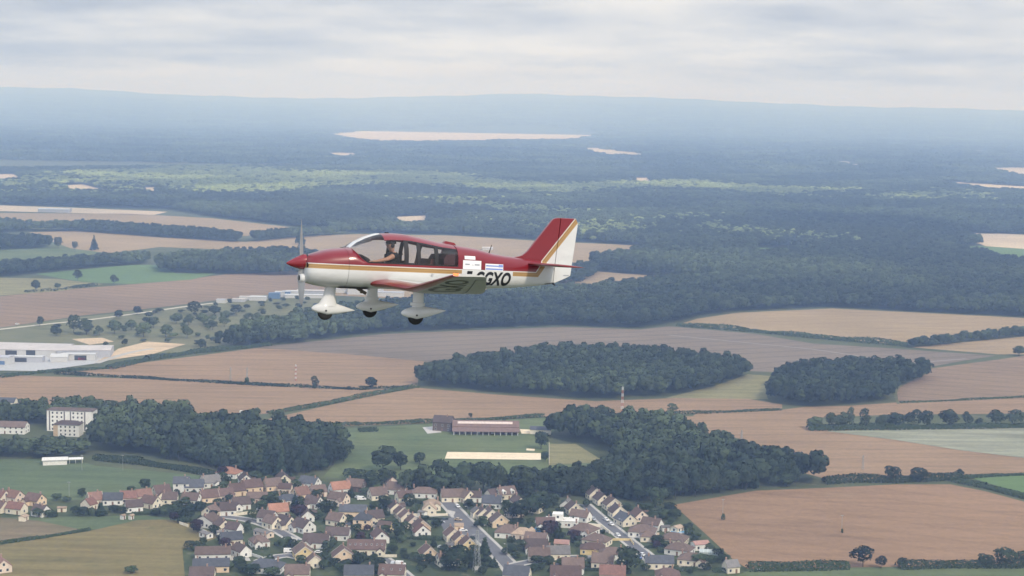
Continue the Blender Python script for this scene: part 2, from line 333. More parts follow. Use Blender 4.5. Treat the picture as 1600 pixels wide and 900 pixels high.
# roads
def ribbon(name, pix, width, mat, lvl, z=0.0):
    P = [G(x, y) for x, y in pix]; Q = []
    for a, b in zip(P, P[1:]):
        n = max(1, int((b-a).length/6)); Q += [a.lerp(b, k/n) for k in range(n)]
    Q.append(P[-1])
    for _ in range(6): Q = [Q[0]] + [(Q[i-1]+Q[i]*2+Q[i+1])/4 for i in range(1, len(Q)-1)] + [Q[-1]]
    mb = MB(); L = []; Rr = []
    for i, p in enumerate(Q):
        d = (Q[min(i+1, len(Q)-1)]-Q[max(i-1, 0)]).normalized(); nrm = Vector((-d.y, d.x, 0))*width/2
        L.append((p.x+nrm.x, p.y+nrm.y, lvl)); Rr.append((p.x-nrm.x, p.y-nrm.y, lvl))
    mb.loft([[a, b] for a, b in zip(L, Rr)], closed=False, cap=(False, False))
    return tag(mb.build(name, mat), kind='structure'), Q
M_asph = plain('asphalt', (0.13, 0.13, 0.14), 0.9, 0.12, 0.15); M_pave = plain('pale_pavement', (0.42, 0.40, 0.37), 0.9, 0.12, 0.3); M_track = plain('chalk_track', (0.5, 0.46, 0.38), 0.95, 0.1, 0.1)
M_white_line = plain('road_paint', (0.8, 0.8, 0.8), 0.7)
STREETS = []
def street(pix, w, lv):
    STREETS.append([G(x, y) for x, y in pix])
    ribbon('pavement', pix, w+3.4, M_pave, 0.12+lv); ribbon('road', pix, w, M_asph, 0.13+lv)
street([(697,783),(715,803),(745,833),(775,862),(800,888),(815,915)], 7.0, 0.0)
street([(912,788),(935,808),(975,840),(1010,868),(1040,892),(1060,915)], 5.6, 0.0)
street([(335,806),(375,808),(400,812),(430,826),(462,845)], 5.0, 0.02)
street([(404,878),(440,866),(452,860),(470,872)], 4.5, 0.02)
street([(800,884),(850,872),(900,866),(950,874)], 4.5, 0.03)
street([(600,873),(615,882),(640,905)], 4.0, 0.02)
patch('car_park', [(684,809),(712,809),(748,842),(716,846),(700,842)], M_asph, 0.145, wob=0, clear=False)
ribbon('farm_track', [(-90,524),(0,515),(60,508),(140,500),(230,488),(290,479),(400,466)], 6, M_track, 0.25)
ribbon('farm_track', [(1404,632),(1398,620),(1402,606),(1450,582)], 2, M_scrub, 0.3)
ribbon('works_road', [(150,568),(185,556),(215,548),(240,545)], 6, M_pave, 0.26)
ribbon('farm_track', [(85,583),(230,591),(400,601),(560,609),(652,604)], 2.5, M_scrub, 0.2)
ribbon('dark_furrow', [(1045,524),(1270,546),(1420,568),(1510,561)], 4, plain('damp_soil', (0.2, 0.17, 0.15)), 0.3)
for pp in ([(700,797),(712,800),(708,808),(694,806)], [(350,797),(385,803),(360,806),(340,803)], [(355,868),(388,870),(392,877),(360,876)], [(583,878),(602,876),(608,884),(590,886)], [(900,842),(925,840),(930,846),(905,848)],
           [(985,833),(1010,838),(1000,842),(985,840)], [(1060,884),(1110,882),(1112,886),(1060,887)], [(828,862),(838,861),(842,872),(832,872)], [(905,821),(940,823),(948,832),(935,834)], [(642,806),(700,803),(704,806),(650,809)], [(455,838),(466,842),(462,848),(450,846)], [(740,884),(760,888),(742,892)]):
    patch('driveway', pp, M_pave, 0.17, wob=0, clear=False)
HILL_PROF = [(-200,136),(0,135),(100,137),(250,146),(400,152),(560,153),(650,150),(800,146),(900,148),(1100,155),(1300,165),(1450,168),(1600,172),(1800,178)]
def hill_z(x, y):
    px = 800+FPX*x/y; py = np.interp(px, [p[0] for p in HILL_PROF], [p[1] for p in HILL_PROF]); d = ray(px, py); zt = max(40, CAM_H+d.z*23500.0/d.y); t = (y-12800)/13000
    return 0.0 if t <= 0 else zt*(t/0.823)**1.25
def hills():
    mb = MB(); prof = HILL_PROF
    nx, ny = 90, 16; rings = []
    for i in range(nx+1):
        px = -200+2000*i/nx; py = np.interp(px, [p[0] for p in prof], [p[1] for p in prof]) + 0.6*math.sin(i*1.7)+0.5*math.sin(i*0.63+1)
        D = 23500.0; d = ray(px, py); d = d*(D/d.y); ztop = max(40, CAM_H + d.z); row = []
        for j in range(ny+1):
            t = j/ny; y = 12800+13000*t
            z = ztop*(t/0.823)**1.25 if t < 0.823 else ztop*(1-0.3*(t-0.823)/0.177)
            z += 5*math.sin(i*0.9+j*1.3)*t*(1-t) + 4*math.sin(i*2.1-j*0.7)*t*(1-t)
            row.append((d.x*y/D, y, z-0.6))
        rings.append(row)
    mb.loft(rings, closed=False, cap=(False, False))
    tag(mb.build('hills', field_mat('wooded_hills', (0.022, 0.036, 0.02), (0.05, 0.065, 0.033), patch=0.0009, c3=(0.10, 0.105, 0.06), streak=0.3), smooth=True), kind='structure')
hills()

def unseen_clouds():
    """a few clouds high above the frame whose soft shadows lie over parts of the far woods and leave a band of them in the light"""
    mb = MB(); rr = random.Random(3)
    bm = bmesh.new(); bmesh.ops.create_icosphere(bm, subdivisions=2, radius=1.0); IV = [v.co.copy() for v in bm.verts]; IF = [tuple(v.index for v in f.verts) for f in bm.faces]; bm.free()
    for x0, x1, y0, y1, n in ((-1500, -300, 3000, 3500, 5), (300, 1500, 2600, 3500, 9), (-2600, 2600, 6700, 8300, 20)):  # lumps added out of view to keep the sun off these stretches
        for k in range(n):
            h = rr.uniform(1380, 1480); t = h/SUN_DIR.z; gx = rr.uniform(x0, x1); gy = rr.uniform(y0, y1); r = rr.uniform(0.12, 0.24)*(y1-y0)
            c = Vector((gx+SUN_DIR.x*t, gy+SUN_DIR.y*t, h)); r2 = r*rr.uniform(.8, 1.4)
            mb.poly([(c.x+v.x*r2*(1+.15*math.sin(v.y*7+k)), c.y+v.y*r*(1+.15*math.sin(v.x*6+k)), c.z+(v.z*120 if v.z > 0 else v.z*30)) for v in IV], IF)
    tag(mb.build('unseen_clouds', plain('unseen_cloud_white', (0.85, 0.85, 0.86), 1.0, 0.02, 0.01), smooth=True), kind='stuff')
unseen_clouds()

# ------------------------------------------------------------------ trees
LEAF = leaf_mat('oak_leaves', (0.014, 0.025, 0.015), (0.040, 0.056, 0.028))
LEAF_SUNLIT = leaf_mat('sun_painted_leaves', (0.13, 0.17, 0.075), (0.17, 0.21, 0.09), spread=(0.85, 1.15))  # sunlight on the bright forest band is put into these paler leaves
LEAF_GARDEN = leaf_mat('garden_leaves', (0.020, 0.034, 0.017), (0.046, 0.066, 0.029), patch=False)
LEAF_CON = leaf_mat('conifer_needles', (0.020, 0.036, 0.022), (0.035, 0.055, 0.030), patch=False)
LEAF_PURPLE = leaf_mat('purple_leaves', (0.035, 0.02, 0.028), (0.05, 0.028, 0.035), patch=False)
LEAF_HEDGE = leaf_mat('hedge_leaves', (0.026, 0.043, 0.02), (0.042, 0.063, 0.028), patch=False)
BARK = plain('bark', (0.06, 0.05, 0.04), 0.9, 0.2, 2.0)
def cards(P, Nn, size, rng):
    """leaf clumps: one bent quad at each point, facing roughly along its normal"""
    n = len(P); Nn = Nn/np.linalg.norm(Nn, axis=1, keepdims=True)
    a = np.cross(Nn, rng.normal(size=(n, 3))); a /= np.linalg.norm(a, axis=1, keepdims=True)+1e-9; b = np.cross(Nn, a)
    s = (size*rng.uniform(0.6, 1.35, n))[:, None]*0.5; q = s*rng.uniform(0.6, 1.0, n)[:, None]
    V = np.stack([P-a*s-b*q*0.6, P+a*s*0.8-b*q, P+a*s+b*q*0.7, P-a*s*0.7+b*q], 1).reshape(-1, 3)
    return V
def mesh_from_quads(name, V, mat, SN=None):
    n = len(V)//4; me = bpy.data.meshes.new(name); me.vertices.add(4*n); me.vertices.foreach_set('co', V.astype(np.float32).ravel())
    me.loops.add(4*n); me.loops.foreach_set('vertex_index', np.arange(4*n, dtype=np.int32)); me.polygons.add(n)
    me.polygons.foreach_set('loop_start', np.arange(0, 4*n, 4, dtype=np.int32)); me.polygons.foreach_set('loop_total', np.full(n, 4, np.int32))
    me.update(calc_edges=True); me.materials.append(mat)
    if SN is not None:        # rounded shading: each leaf clump takes the outward direction of its bough
        me.polygons.foreach_set('use_smooth', np.ones(n, bool)); S = SN/np.linalg.norm(SN, axis=1, keepdims=True); me.normals_split_custom_set(np.repeat(S, 4, 0).tolist())
    return me
def crown_mesh(name, mat, R, H, base, nb, nl, size, seed, kind='round'):
    rng = np.random.default_rng(seed); B = []
    for i in range(nb):
        if kind == 'cone':
            t = (i+0.5)/nb; r = R*(1-t)**0.85; an = i*2.4+rng.uniform(-.3, .3)
            B.append((math.cos(an)*r*0.55, math.sin(an)*r*0.55, base+(H-base)*(t*0.93), max(0.35, r*0.62), 0.7))
        elif kind == 'column':
            t = (i+0.5)/nb; B.append((rng.normal()*R*0.25, rng.normal()*R*0.25, base+(H-base)*(0.06+t*0.88), R*(0.75-0.45*abs(t-0.4)), 1.2))
        else:
            while True:
                p = rng.uniform(-1, 1, 3)
                if np.linalg.norm(p) < 1: break
            zc = base+(H-base)*0.5; k = 0.66
            rb = R*rng.uniform(0.30, 0.50)
            B.append((p[0]*R*k, p[1]*R*k, zc+p[2]*(H-base)*0.5*0.68, rb, rng.uniform(0.75, 0.95)))
    B = np.array(B); Ps = []; Ns = []; Ss = []
    per = np.maximum(6, (nl*B[:, 3]**2/np.sum(B[:, 3]**2)*1.5)).astype(int)
    for (x, y, z, r, sq), m in zip(B, per):
        d = rng.normal(size=(m, 3)); d /= np.linalg.norm(d, axis=1, keepdims=True); d[:, 2] = np.where(d[:, 2] < -0.45, -d[:, 2], d[:, 2])
        rr = r*(1+0.12*np.sin(d[:, 0:1]*5+z)+rng.normal(size=(m, 1))*0.07); P = np.array([x, y, z])+d*rr*np.array([1, 1, sq])
        keep = np.ones(m, bool)
        for (x2, y2, z2, r2, s2) in B:
            if (x2, y2, z2) == (x, y, z): continue
            q = (P-np.array([x2, y2, z2]))/np.array([1, 1, s2]); keep &= np.linalg.norm(q, axis=1) > r2*0.80
        Ps.append(P[keep]); Ns.append((d+rng.normal(size=d.shape)*0.38)[keep])
        cc = (P-np.array([0, 0, base+(H-base)*0.45]))/np.array([R, R, (H-base)*0.5]); Ss.append((d*0.75+cc*0.45+rng.normal(size=d.shape)*0.10+np.array([0, 0, 0.12]))[keep])
    P = np.concatenate(Ps); Nn = np.concatenate(Ns)
    return mesh_from_quads(name, cards(P, Nn, size, rng), mat, np.concatenate(Ss))
def trunk_mesh(name, h, r, top, seed, limbs=4):
    rr = random.Random(seed); mb = MB(); pts = [Vector((0, 0, -0.3)), Vector((rr.uniform(-.2, .2), rr.uniform(-.2, .2), h*0.5)), Vector((rr.uniform(-.4, .4), rr.uniform(-.4, .4), top))]
    mb.tube(pts[0], pts[1], r*1.25, r*0.9, 7); mb.tube(pts[1], pts[2], r*0.9, r*0.3, 7)
    for i in range(limbs):
        a = i*2*math.pi/limbs+rr.uniform(-.4, .4); L = (top-h)*0.7+0.8
        mb.tube(pts[1].lerp(pts[2], 0.15+0.15*i), pts[1]+Vector((math.cos(a)*L*0.7, math.sin(a)*L*0.7, L*0.8)), r*0.42, r*0.12, 5)
    return mb.mesh(name, BARK)
# variants: (crown, trunk, R, H)
VAR = {}
def make_var(kind, i, mat, R, H, base, nb, nl, size, ck='round'):
    c = crown_mesh('crown_leaves', mat, R, H, base, nb, nl, size, 100+37*i+len(VAR)*5, ck)
    VAR.setdefault(kind, []).append((c, trunk_mesh('trunk_wood', base+0.4, 0.05*H**0.8*0.55, H*0.72, i), R, H))
for i, (R, H, b) in enumerate(((5.2, 13, 1.0), (4.6, 14.5, 1.3), (5.8, 12.5, 0.8), (4.2, 13.5, 1.0), (5.0, 15.0, 1.5))): make_var('wood', i, LEAF, R, H, b, 26, 1500, 0.85)
for i, (R, H, b) in enumerate(((3.6, 8, 0.6), (3.0, 7.2, 0.5), (4.2, 8.6, 0.7), (3.2, 9.0, 0.7))): make_var('garden', i, LEAF_GARDEN, R, H, b, 20, 1100, 0.62)
for i, (R, H) in enumerate(((2.1, 9), (2.6, 11), (1.7, 7))): make_var('conifer', i, LEAF_CON, R, H, 0.5, 22, 750, 0.7, 'cone')
make_var('purple', 0, LEAF_PURPLE, 3.4, 8, 1.4, 18, 800, 0.75); make_var('purple', 1, LEAF_PURPLE, 3.0, 7, 1.2, 18, 800, 0.75)
for i, (R, H) in enumerate(((1.9, 2.6), (2.4, 2.2))): make_var('bush', i, LEAF_GARDEN, R, H, 0.0, 9, 320, 0.6)
make_var('thin', 0, LEAF, 3.0, 14, 3.5, 9, 420, 0.9, 'column'); make_var('thin', 1, LEAF, 3.6, 13, 3.0, 10, 430, 0.9)
NAMES = {'wood': 'woodland_tree', 'garden': 'garden_tree', 'conifer': 'conifer_tree', 'purple': 'purple_leaved_tree', 'bush': 'garden_bush', 'thin': 'thin_crowned_tree'}
def tree(kind, p, width=None, height=None, label=None, group=None, name=None, cat='tree'):
    v = VAR[kind][int(RNG.integers(len(VAR[kind])))]; crown, trunk, R, H = v
    sx = (width/(2*R)) if width else 1.0; sz = (height/H) if height else sx
    o = empty(name or NAMES[kind], (p.x, p.y, p.z), RNG.uniform(0, 6.28)); o.scale = (sx, sx, sz)
    link(bpy.data.objects.new('crown', crown), o)
    if kind != 'bush': link(bpy.data.objects.new('trunk', trunk), o)
    return tag(o, label, cat, group)

# templates for the woods too big to count: leaf clump crowns on stems, spread by geometry nodes
TPL = bpy.data.collections.new('woodland_templates'); TPL_L = bpy.data.collections.new('sun_painted_woodland_templates'); TPL_F = bpy.data.collections.new('distant_canopy_templates')
def tpl(coll, name, mat, R, H, base, nb, nl, size, seed):
    c = crown_mesh(name, mat, R, H, base, nb, nl, size, seed); o = bpy.data.objects.new(name, c); coll.objects.link(o)
for i, (R, H) in enumerate(((5.0, 13.5), (4.6, 15), (5.4, 12.5), (5.0, 14.5))): tpl(TPL, 'canopy_tree', LEAF, R, H, 3.0, 16, 520, 1.35, 500+i)
for i, (R, H) in enumerate(((5.0, 13.5), (5.4, 12.5))): tpl(TPL_L, 'sun_painted_canopy_tree', LEAF_SUNLIT, R, H, 3.0, 14, 300, 1.75, 600+i)
for i in range(3):
    rng = np.random.default_rng(700+i); Vs = []
    for k in range(16):
        x, y = rng.uniform(-26, 26, 2); m = 26; d = rng.normal(size=(m, 3)); d /= np.linalg.norm(d, axis=1, keepdims=True); d[:, 2] = np.abs(d[:, 2])
        r = rng.uniform(6, 10); P = np.array([x, y, rng.uniform(5, 8)])+d*np.array([r, r, r*0.8]); Vs.append(cards(P, d+rng.normal(size=d.shape)*0.2, 6.5, rng))
    TPL_F.objects.link(bpy.data.objects.new('distant_canopy', mesh_from_quads('distant_canopy', np.concatenate(Vs), LEAF)))
def gn_tree(coll):
    ng = bpy.data.node_groups.new('spread_'+coll.name, 'GeometryNodeTree'); ng.interface.new_socket('Geometry', in_out='INPUT', socket_type='NodeSocketGeometry'); ng.interface.new_socket('Geometry', in_out='OUTPUT', socket_type='NodeSocketGeometry')
    N = ng.nodes; L = ng.links; gi = N.new('NodeGroupInput'); go = N.new('NodeGroupOutput'); ip = N.new('GeometryNodeInstanceOnPoints'); ci = N.new('GeometryNodeCollectionInfo')
    ci.inputs['Collection'].default_value = coll; ci.inputs['Separate Children'].default_value = True; ci.inputs['Reset Children'].default_value = True; ip.inputs['Pick Instance'].default_value = True
    a = N.new('GeometryNodeInputNamedAttribute'); a.data_type = 'FLOAT_VECTOR'; a.inputs['Name'].default_value = 'tree_scale'
    r = N.new('GeometryNodeInputNamedAttribute'); r.data_type = 'FLOAT_VECTOR'; r.inputs['Name'].default_value = 'tree_turn'
    L.new(gi.outputs[0], ip.inputs['Points']); L.new(ci.outputs[0], ip.inputs['Instance']); L.new(a.outputs[0], ip.inputs['Scale']); L.new(r.outputs[0], ip.inputs['Rotation']); L.new(ip.outputs[0], go.inputs[0])
    return ng
GN = {c.name: gn_tree(c) for c in (TPL, TPL_L, TPL_F)}
def scatter(name, P, S, coll):
    n = len(P); me = bpy.data.meshes.new(name); me.vertices.add(n); me.vertices.foreach_set('co', np.asarray(P, np.float32).ravel())
    a = me.attributes.new('tree_scale', 'FLOAT_VECTOR', 'POINT'); a.data.foreach_set('vector', np.asarray(S, np.float32).ravel())
    T = np.zeros((n, 3), np.float32); T[:, 2] = RNG.uniform(0, 6.28, n); b = me.attributes.new('tree_turn', 'FLOAT_VECTOR', 'POINT'); b.data.foreach_set('vector', T.ravel())
    o = link(bpy.data.objects.new(name, me)); md = o.modifiers.new('trees', 'NODES'); md.node_group = GN[coll.name]
    return tag(o, kind='stuff')
def jitter_points(poly, spacing, clear=True, jit=0.42):
    """points through a ground polygon; spacing may grow with the distance"""
    A = np.array(poly); x0, y0 = A.min(0); x1, y1 = A.max(0); out = []
    y = y0
    while y < y1:
        s = spacing(y) if callable(spacing) else spacing
        xs = np.arange(x0+RNG.uniform(0, s), x1, s); q = np.stack([xs, np.full_like(xs, y)], 1)+RNG.uniform(-jit, jit, (len(xs), 2))*s
        out.append(np.column_stack([q, np.full(len(xs), s)])); y += s*0.9
    Q = np.concatenate(out); Q = Q[inpoly(Q[:, 0], Q[:, 1], poly)]
    if clear:
        bad = np.zeros(len(Q), bool)
        for F in FIELDS:
            f = np.array(F); bx0, by0 = f.min(0); bx1, by1 = f.max(0); c = (Q[:, 0] > bx0) & (Q[:, 0] < bx1) & (Q[:, 1] > by0) & (Q[:, 1] < by1)
            if c.any(): bad[c] |= inpoly(Q[c, 0], Q[c, 1], F)
        Q = Q[~bad]
    return Q
def pixpoly(pix): return [tuple(G(x, y)[:2]) for x, y in pix]
def wood(name, pix, coll, spacing, hmin, hmax, clear=True):
    Q = jitter_points(pixpoly(pix), spacing, clear); n = len(Q); h = RNG.uniform(hmin, hmax, n)/13.5; w = np.minimum(Q[:, 2]/7.6, 1.2)*RNG.uniform(0.7, 1.35, n)*(0.6 if spacing > 20 else 1)
    return scatter(name, np.column_stack([Q[:, 0], Q[:, 1], np.zeros(n)]), np.column_stack([w, w, h]), coll)
WA = [(-90,270),(300,264),(800,264),(1720,264),(1720,500),(1600,496),(1300,480),(1150,487),(1090,496),(1060,504),(1000,513),(880,509),(700,516),(600,520),(420,541),(335,546),(400,520),(520,498),(690,478),(760,470),(880,462),(960,456),(1110,440),(935,424),(920,410),(935,396),(1040,388),(960,381),(850,375),(700,367),(560,364),(455,353),(330,339),(262,327),(120,323),(-90,318)]
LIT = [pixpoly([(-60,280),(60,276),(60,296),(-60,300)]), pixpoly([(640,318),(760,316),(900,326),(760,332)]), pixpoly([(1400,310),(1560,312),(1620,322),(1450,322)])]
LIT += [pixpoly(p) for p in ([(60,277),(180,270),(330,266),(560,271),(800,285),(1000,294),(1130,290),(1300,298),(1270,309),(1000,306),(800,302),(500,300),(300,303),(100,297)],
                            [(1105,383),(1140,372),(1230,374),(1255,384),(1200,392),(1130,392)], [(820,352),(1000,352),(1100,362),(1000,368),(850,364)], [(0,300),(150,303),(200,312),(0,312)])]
def big_forest():
    Q = jitter_points(pixpoly(WA), lambda y: max(8.0, 0.0031*y)); n = len(Q); h = RNG.uniform(11, 18, n)/13.5; w = Q[:, 2]/7.4*RNG.uniform(0.85, 1.3, n)
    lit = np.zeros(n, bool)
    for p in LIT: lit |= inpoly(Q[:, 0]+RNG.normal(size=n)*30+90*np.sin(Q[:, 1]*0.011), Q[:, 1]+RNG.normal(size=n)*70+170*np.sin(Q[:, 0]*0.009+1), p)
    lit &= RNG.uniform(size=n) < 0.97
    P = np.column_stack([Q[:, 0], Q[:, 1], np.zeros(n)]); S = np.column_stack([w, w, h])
    scatter('forest', P[~lit], S[~lit], TPL); scatter('sun_painted_forest', P[lit], S[lit], TPL_L)  # trees inside the lit outlines get the leaves coloured as sunlit
    Y0 = G(800, 264).y
    poly = [(-0.36*Y0, Y0), (0.36*Y0, Y0), (0.36*20500, 20500), (-0.36*20500, 20500)]
    Q = jitter_points(poly, lambda y: 0.0075*y); n = len(Q); w = Q[:, 2]/44*RNG.uniform(0.8, 1.25, n); h = RNG.uniform(0.7, 1.3, n)*1.1
    scatter('far_forest', np.column_stack([Q[:, 0], Q[:, 1], [hill_z(a, b) for a, b in Q[:, :2]]]), np.column_stack([w, w, h]), TPL_F)
big_forest()
for nm, pp, sp, h0, h1 in (
    ('copse', [(653,602),(662,590),(720,578),(800,566),(880,558),(960,560),(1060,566),(1150,578),(1168,586),(1165,592),(1120,606),(1060,618),(930,625),(780,615),(700,607)], 7.2, 11, 16),
    ('copse', [(1200,625),(1210,602),(1250,588),(1320,582),(1400,582),(1446,588),(1447,594),(1403,607),(1397,626),(1320,636),(1240,638)], 7.2, 11, 16),
    ('shelterbelt', [(-90,352),(0,352),(60,359),(150,356),(300,367),(378,375),(372,379),(250,371),(120,362),(40,362),(-90,368)], 8, 11, 17),
    ('shelterbelt', [(392,374),(480,366),(560,364),(480,371),(400,378)], 8, 11, 16),
    ('shelterbelt', [(-90,386),(0,380),(78,382),(78,388),(0,391),(-90,398)], 8, 12, 18),
    ('shelterbelt', [(-90,428),(0,424),(120,413),(230,406),(232,412),(120,421),(0,434),(-90,440)], 8, 11, 16),
    ('copse', [(243,417),(300,409),(400,405),(480,404),(520,425),(450,431),(300,428),(250,426)], 8, 13, 20),
    ('shelterbelt', [(1420,541),(1500,532),(1600,521),(1720,512),(1720,519),(1600,526),(1500,537),(1424,545)], 6, 6, 10),
    ('shelterbelt', [(860,462),(870,444),(905,445),(935,425),(920,418),(870,430),(830,452),(760,472)], 9, 9, 14),
    ('shelterbelt', [(-90,655),(0,652),(80,648),(150,645),(180,650),(150,660),(80,664),(0,668),(-90,672)], 7.5, 9, 14),
    ('shelterbelt', [(-90,706),(0,704),(60,702),(140,702),(140,709),(110,716),(60,716),(0,718),(-90,718)], 7.0, 7, 10.5)):
    wood(nm, pp, TPL, sp, h0, h1, clear=False)
# the two woods by the village: the trees that show largest one by one, the rest as a mass
def near_wood(pix, count, label, group, wname, keep=None):
    Q = jitter_points(pixpoly(pix), 7.4, clear=False); n = len(Q); dist = np.hypot(Q[:, 0], Q[:, 1]); order = np.argsort(dist)
    for i in order[:count]:
        u = RNG.uniform(); P = Vector((Q[i, 0], Q[i, 1], 0)); where = label.split(' tree ')[1]
        if u < 0.07: tree('conifer', P, RNG.uniform(6, 8), RNG.uniform(15, 21), 'tall dark pointed conifer '+where, group+', the conifers', 'woodland_conifer')
        elif u < 0.22: tree('garden', P, RNG.uniform(7, 11), RNG.uniform(7, 12), 'paler low leafy tree '+where, group+', the paler ones', 'woodland_tree')
        else: tree('wood', P, RNG.choice([7.0, 9.0, 11.0, 13.5, 15.5])*RNG.uniform(.9, 1.1), RNG.uniform(10, 18.5), label, group)
    r = order[count:]; k = len(r)
    if k:
        h = RNG.uniform(13, 19, k)/13.5; w = RNG.uniform(0.9, 1.3, k); scatter(wname, np.column_stack([Q[r, 0], Q[r, 1], np.zeros(k)]), np.column_stack([w, w, h]), TPL)
near_wood([(630,773),(640,763),(700,762),(840,762),(930,756),(962,736),(965,714),(930,698),(880,690),(850,684),(870,676),(905,670),(1000,674),(1060,684),(1105,702),(1185,728),(1240,742),(1292,750),(1285,757),(1200,763),(1120,772),(1056,783),(1000,785),(940,781),(830,775),(740,772)], 150,
          'dark green broadleaf tree in the wood between the riding arena and the village', 'trees of the wood behind the village', 'woodland')
near_wood([(146,706),(140,695),(165,668),(200,660),(280,664),(300,678),(440,684),(480,690),(535,702),(540,722),(470,748),(350,738),(255,716)], 95,
          'dark green broadleaf tree in the wood above the mown sports field', 'trees of the wood above the sports field', 'woodland')
ROW = [(1272,670,26,22),(1300,671,28,28),(1316,670,24,30),(1330,670,14,34),(1352,670,20,32),(1378,670,26,26),(1396,669,34,28),(1428,669,36,32),(1448,669,22,30),(1484,668,34,33),(1511,667,20,26),(1530,667,14,16),(1555,666,28,28),(1585,666,34,28),(1612,665,30,28)]
def px2m(y): return (y-EYE_Y)/CAM_H
def mtree(kind, x, y, wpx, hpx, **k):
    s = px2m(y); return tree(kind, G(x, y), wpx/s, hpx/s, **k)
for i, (x, y, w, h) in enumerate(ROW):
    mtree('thin' if i in (3, 4) else 'wood', x, y, w, h, label=f'{"thin ragged" if i in (3,4) else "broad dark" if w > 27 else "narrow dark"} tree, {ORD(i+1)} from the west end of the row across the stubble', group='trees of the row across the stubble', name='hedgerow_tree')
SING = [('wood',1051,645,20,17,'small round tree alone on the track below the copse'),('wood',1394,753,30,27,'round tree in the hedge above the big wheat field, nearer the wood'),('wood',1436,752,32,23,'round tree in the hedge above the big wheat field, nearer the young crop'),
        ('wood',1500,746,14,15,'small round tree at the corner of the bright green crop'),('wood',580,607,20,20,'round tree alone where two hedges meet in the wheat'),('thin',492,606,14,18,'thin tree on the field hedge beside a striped mast'),('garden',545,609,9,6,'low round bush tree on the hedge in the wheat'),
        ('wood',1348,886,42,37,'large spreading tree in the hedge below the wheat field'),('wood',1377,888,20,22,'small tree leaning on the large hedge tree below the wheat'),('wood',1410,887,17,17,'small round tree standing in the hedge gap below the wheat'),
        ('wood',1572,886,44,34,'big broad tree in the hedge at the east corner of the wheat field'),('wood',1540,886,30,22,'low tree in the hedge west of the big corner tree'),('wood',1598,884,26,26,'tree in the hedge east of the big corner tree'),
        ('wood',1592,556,22,18,'round tree on the field edge beside the pale stubble'),('conifer',147,391,12,24,'dark pointed tree alone in the pale far field'),('wood',91,388,14,18,'dark round tree in the far field beside the belt'),('wood',117,391,10,14,'small tree in the far field beside the pointed tree'),
        ('wood',121,439,14,18,'round tree on the green far field edge'),('wood',178,445,14,16,'round tree on the far green field, its middle'),('wood',56,454,14,18,'dark tree in the yellow far meadow with bushes'),('garden',90,451,10,9,'small bush tree in the yellow far meadow'),
        ('conifer',469,382,16,30,'dark conifer beyond the propeller of the aircraft'),('wood',598,736,42,44,'tall dark tree alone in the pasture below the farm'),('wood',626,734,26,32,'round tree beside the tall dark tree in the pasture'),('garden',655,725,22,20,'small loose tree on the pasture beside the arena'),
        ('garden',845,702,24,30,'dark tree at the end of the sand arena'),('garden',852,722,14,18,'narrow dark tree at the corner of the mown meadow'),('garden',735,653,8,9,'small tree behind the long barn, nearest the wheat'),('garden',788,660,8,9,'small tree behind the long barn, at its middle')]
for k, x, y, w, h, lab in SING: mtree(k, x, y, w, h, label=lab)
SCRUB = [(62,510,12,17),(88,525,18,15),(115,521,22,30),(135,523,24,28),(155,524,14,16),(179,522,20,24),(214,492,14,14),(224,527,28,26),(259,527,20,22),(292,529,20,22),(304,492,24,22),(275,506,20,18),(295,508,18,18),(318,508,20,20),(332,516,16,18),(350,511,20,18),(366,542,18,20),(316,546,16,18),(195,541,11,12),(407,530,18,18),(430,522,22,20),(385,514,20,18),(352,500,18,16),(240,512,18,18),(205,516,18,18),(400,505,18,18),(335,492,20,16),(370,493,20,18),(165,541,9,8),(395,540,14,14),(450,512,20,20),(475,520,20,18)]
for i, (x, y, w, h) in enumerate(SCRUB):
    mtree('wood', x, y, w, h, label=f'{"large" if w > 19 else "small"} rounded tree on the scrubland past the factory, {ORD(i+1)} of the loose group', group='trees of the scrubland', name='scrub_tree')
wood('scrub', [(60,520),(120,500),(280,484),(400,472),(520,466),(520,496),(420,536),(330,542),(250,545),(120,530)], TPL, 26, 2.5, 7)
# low woody growth along the field edges
def hedge(pix, w, h, label, name='hedge', gap=0.0, mat=None, size=0.8):
    P = [G(x, y) for x, y in pix]; Ps = []; Ns = []; rng = np.random.default_rng(int(pix[0][0]+pix[0][1]+10))
    for a, b in zip(P, P[1:]):
        d = b-a; L = d.length; n = int(L*(w+2*h)*2.2/size**2*0.8)+10; t = rng.uniform(0, 1, n); ph = np.sin(t*L*0.11+a.x)*0.5+np.sin(t*L*0.043+a.y)*0.6
        th = rng.uniform(0, math.pi, n); dx, dy = -d.y/L, d.x/L; hh = h*(0.8+0.28*ph); r = w/2*(0.9+0.2*ph)
        o = np.cos(th)*r*(np.abs(np.cos(th))**-0.25); z = np.maximum(0.1, np.sin(th)**0.7*hh*rng.uniform(0.85, 1.1, n))
        keep = rng.uniform(size=n) > gap*(np.sin(t*L*0.09+a.y*3) > 0.1); q = np.column_stack([a.x+d.x*t+dx*o, a.y+d.y*t+dy*o, z]); Ps.append(q[keep])
        Ns.append((np.column_stack([dx*np.cos(th), dy*np.cos(th), np.sin(th)+0.15])+rng.normal(size=(n, 3))*0.35)[keep])
    c = P[0].copy(); P_ = np.concatenate(Ps)-np.array(c)
    o = link(bpy.data.objects.new(name, mesh_from_quads(name, cards(P_, np.concatenate(Ns), size, rng), mat or LEAF_HEDGE))); o.location = c
    return tag(o, label, 'hedge')
hedge([(148,718),(220,725),(300,737),(338,745)], 7, 4.0, 'thick clipped hedge along the top of the sports field', 'clipped_hedge', size=0.8)
hedge([(-40,858),(0,850),(60,842),(140,829)], 3, 2.0, 'low dark hedge between the brown meadow and the straw meadow')
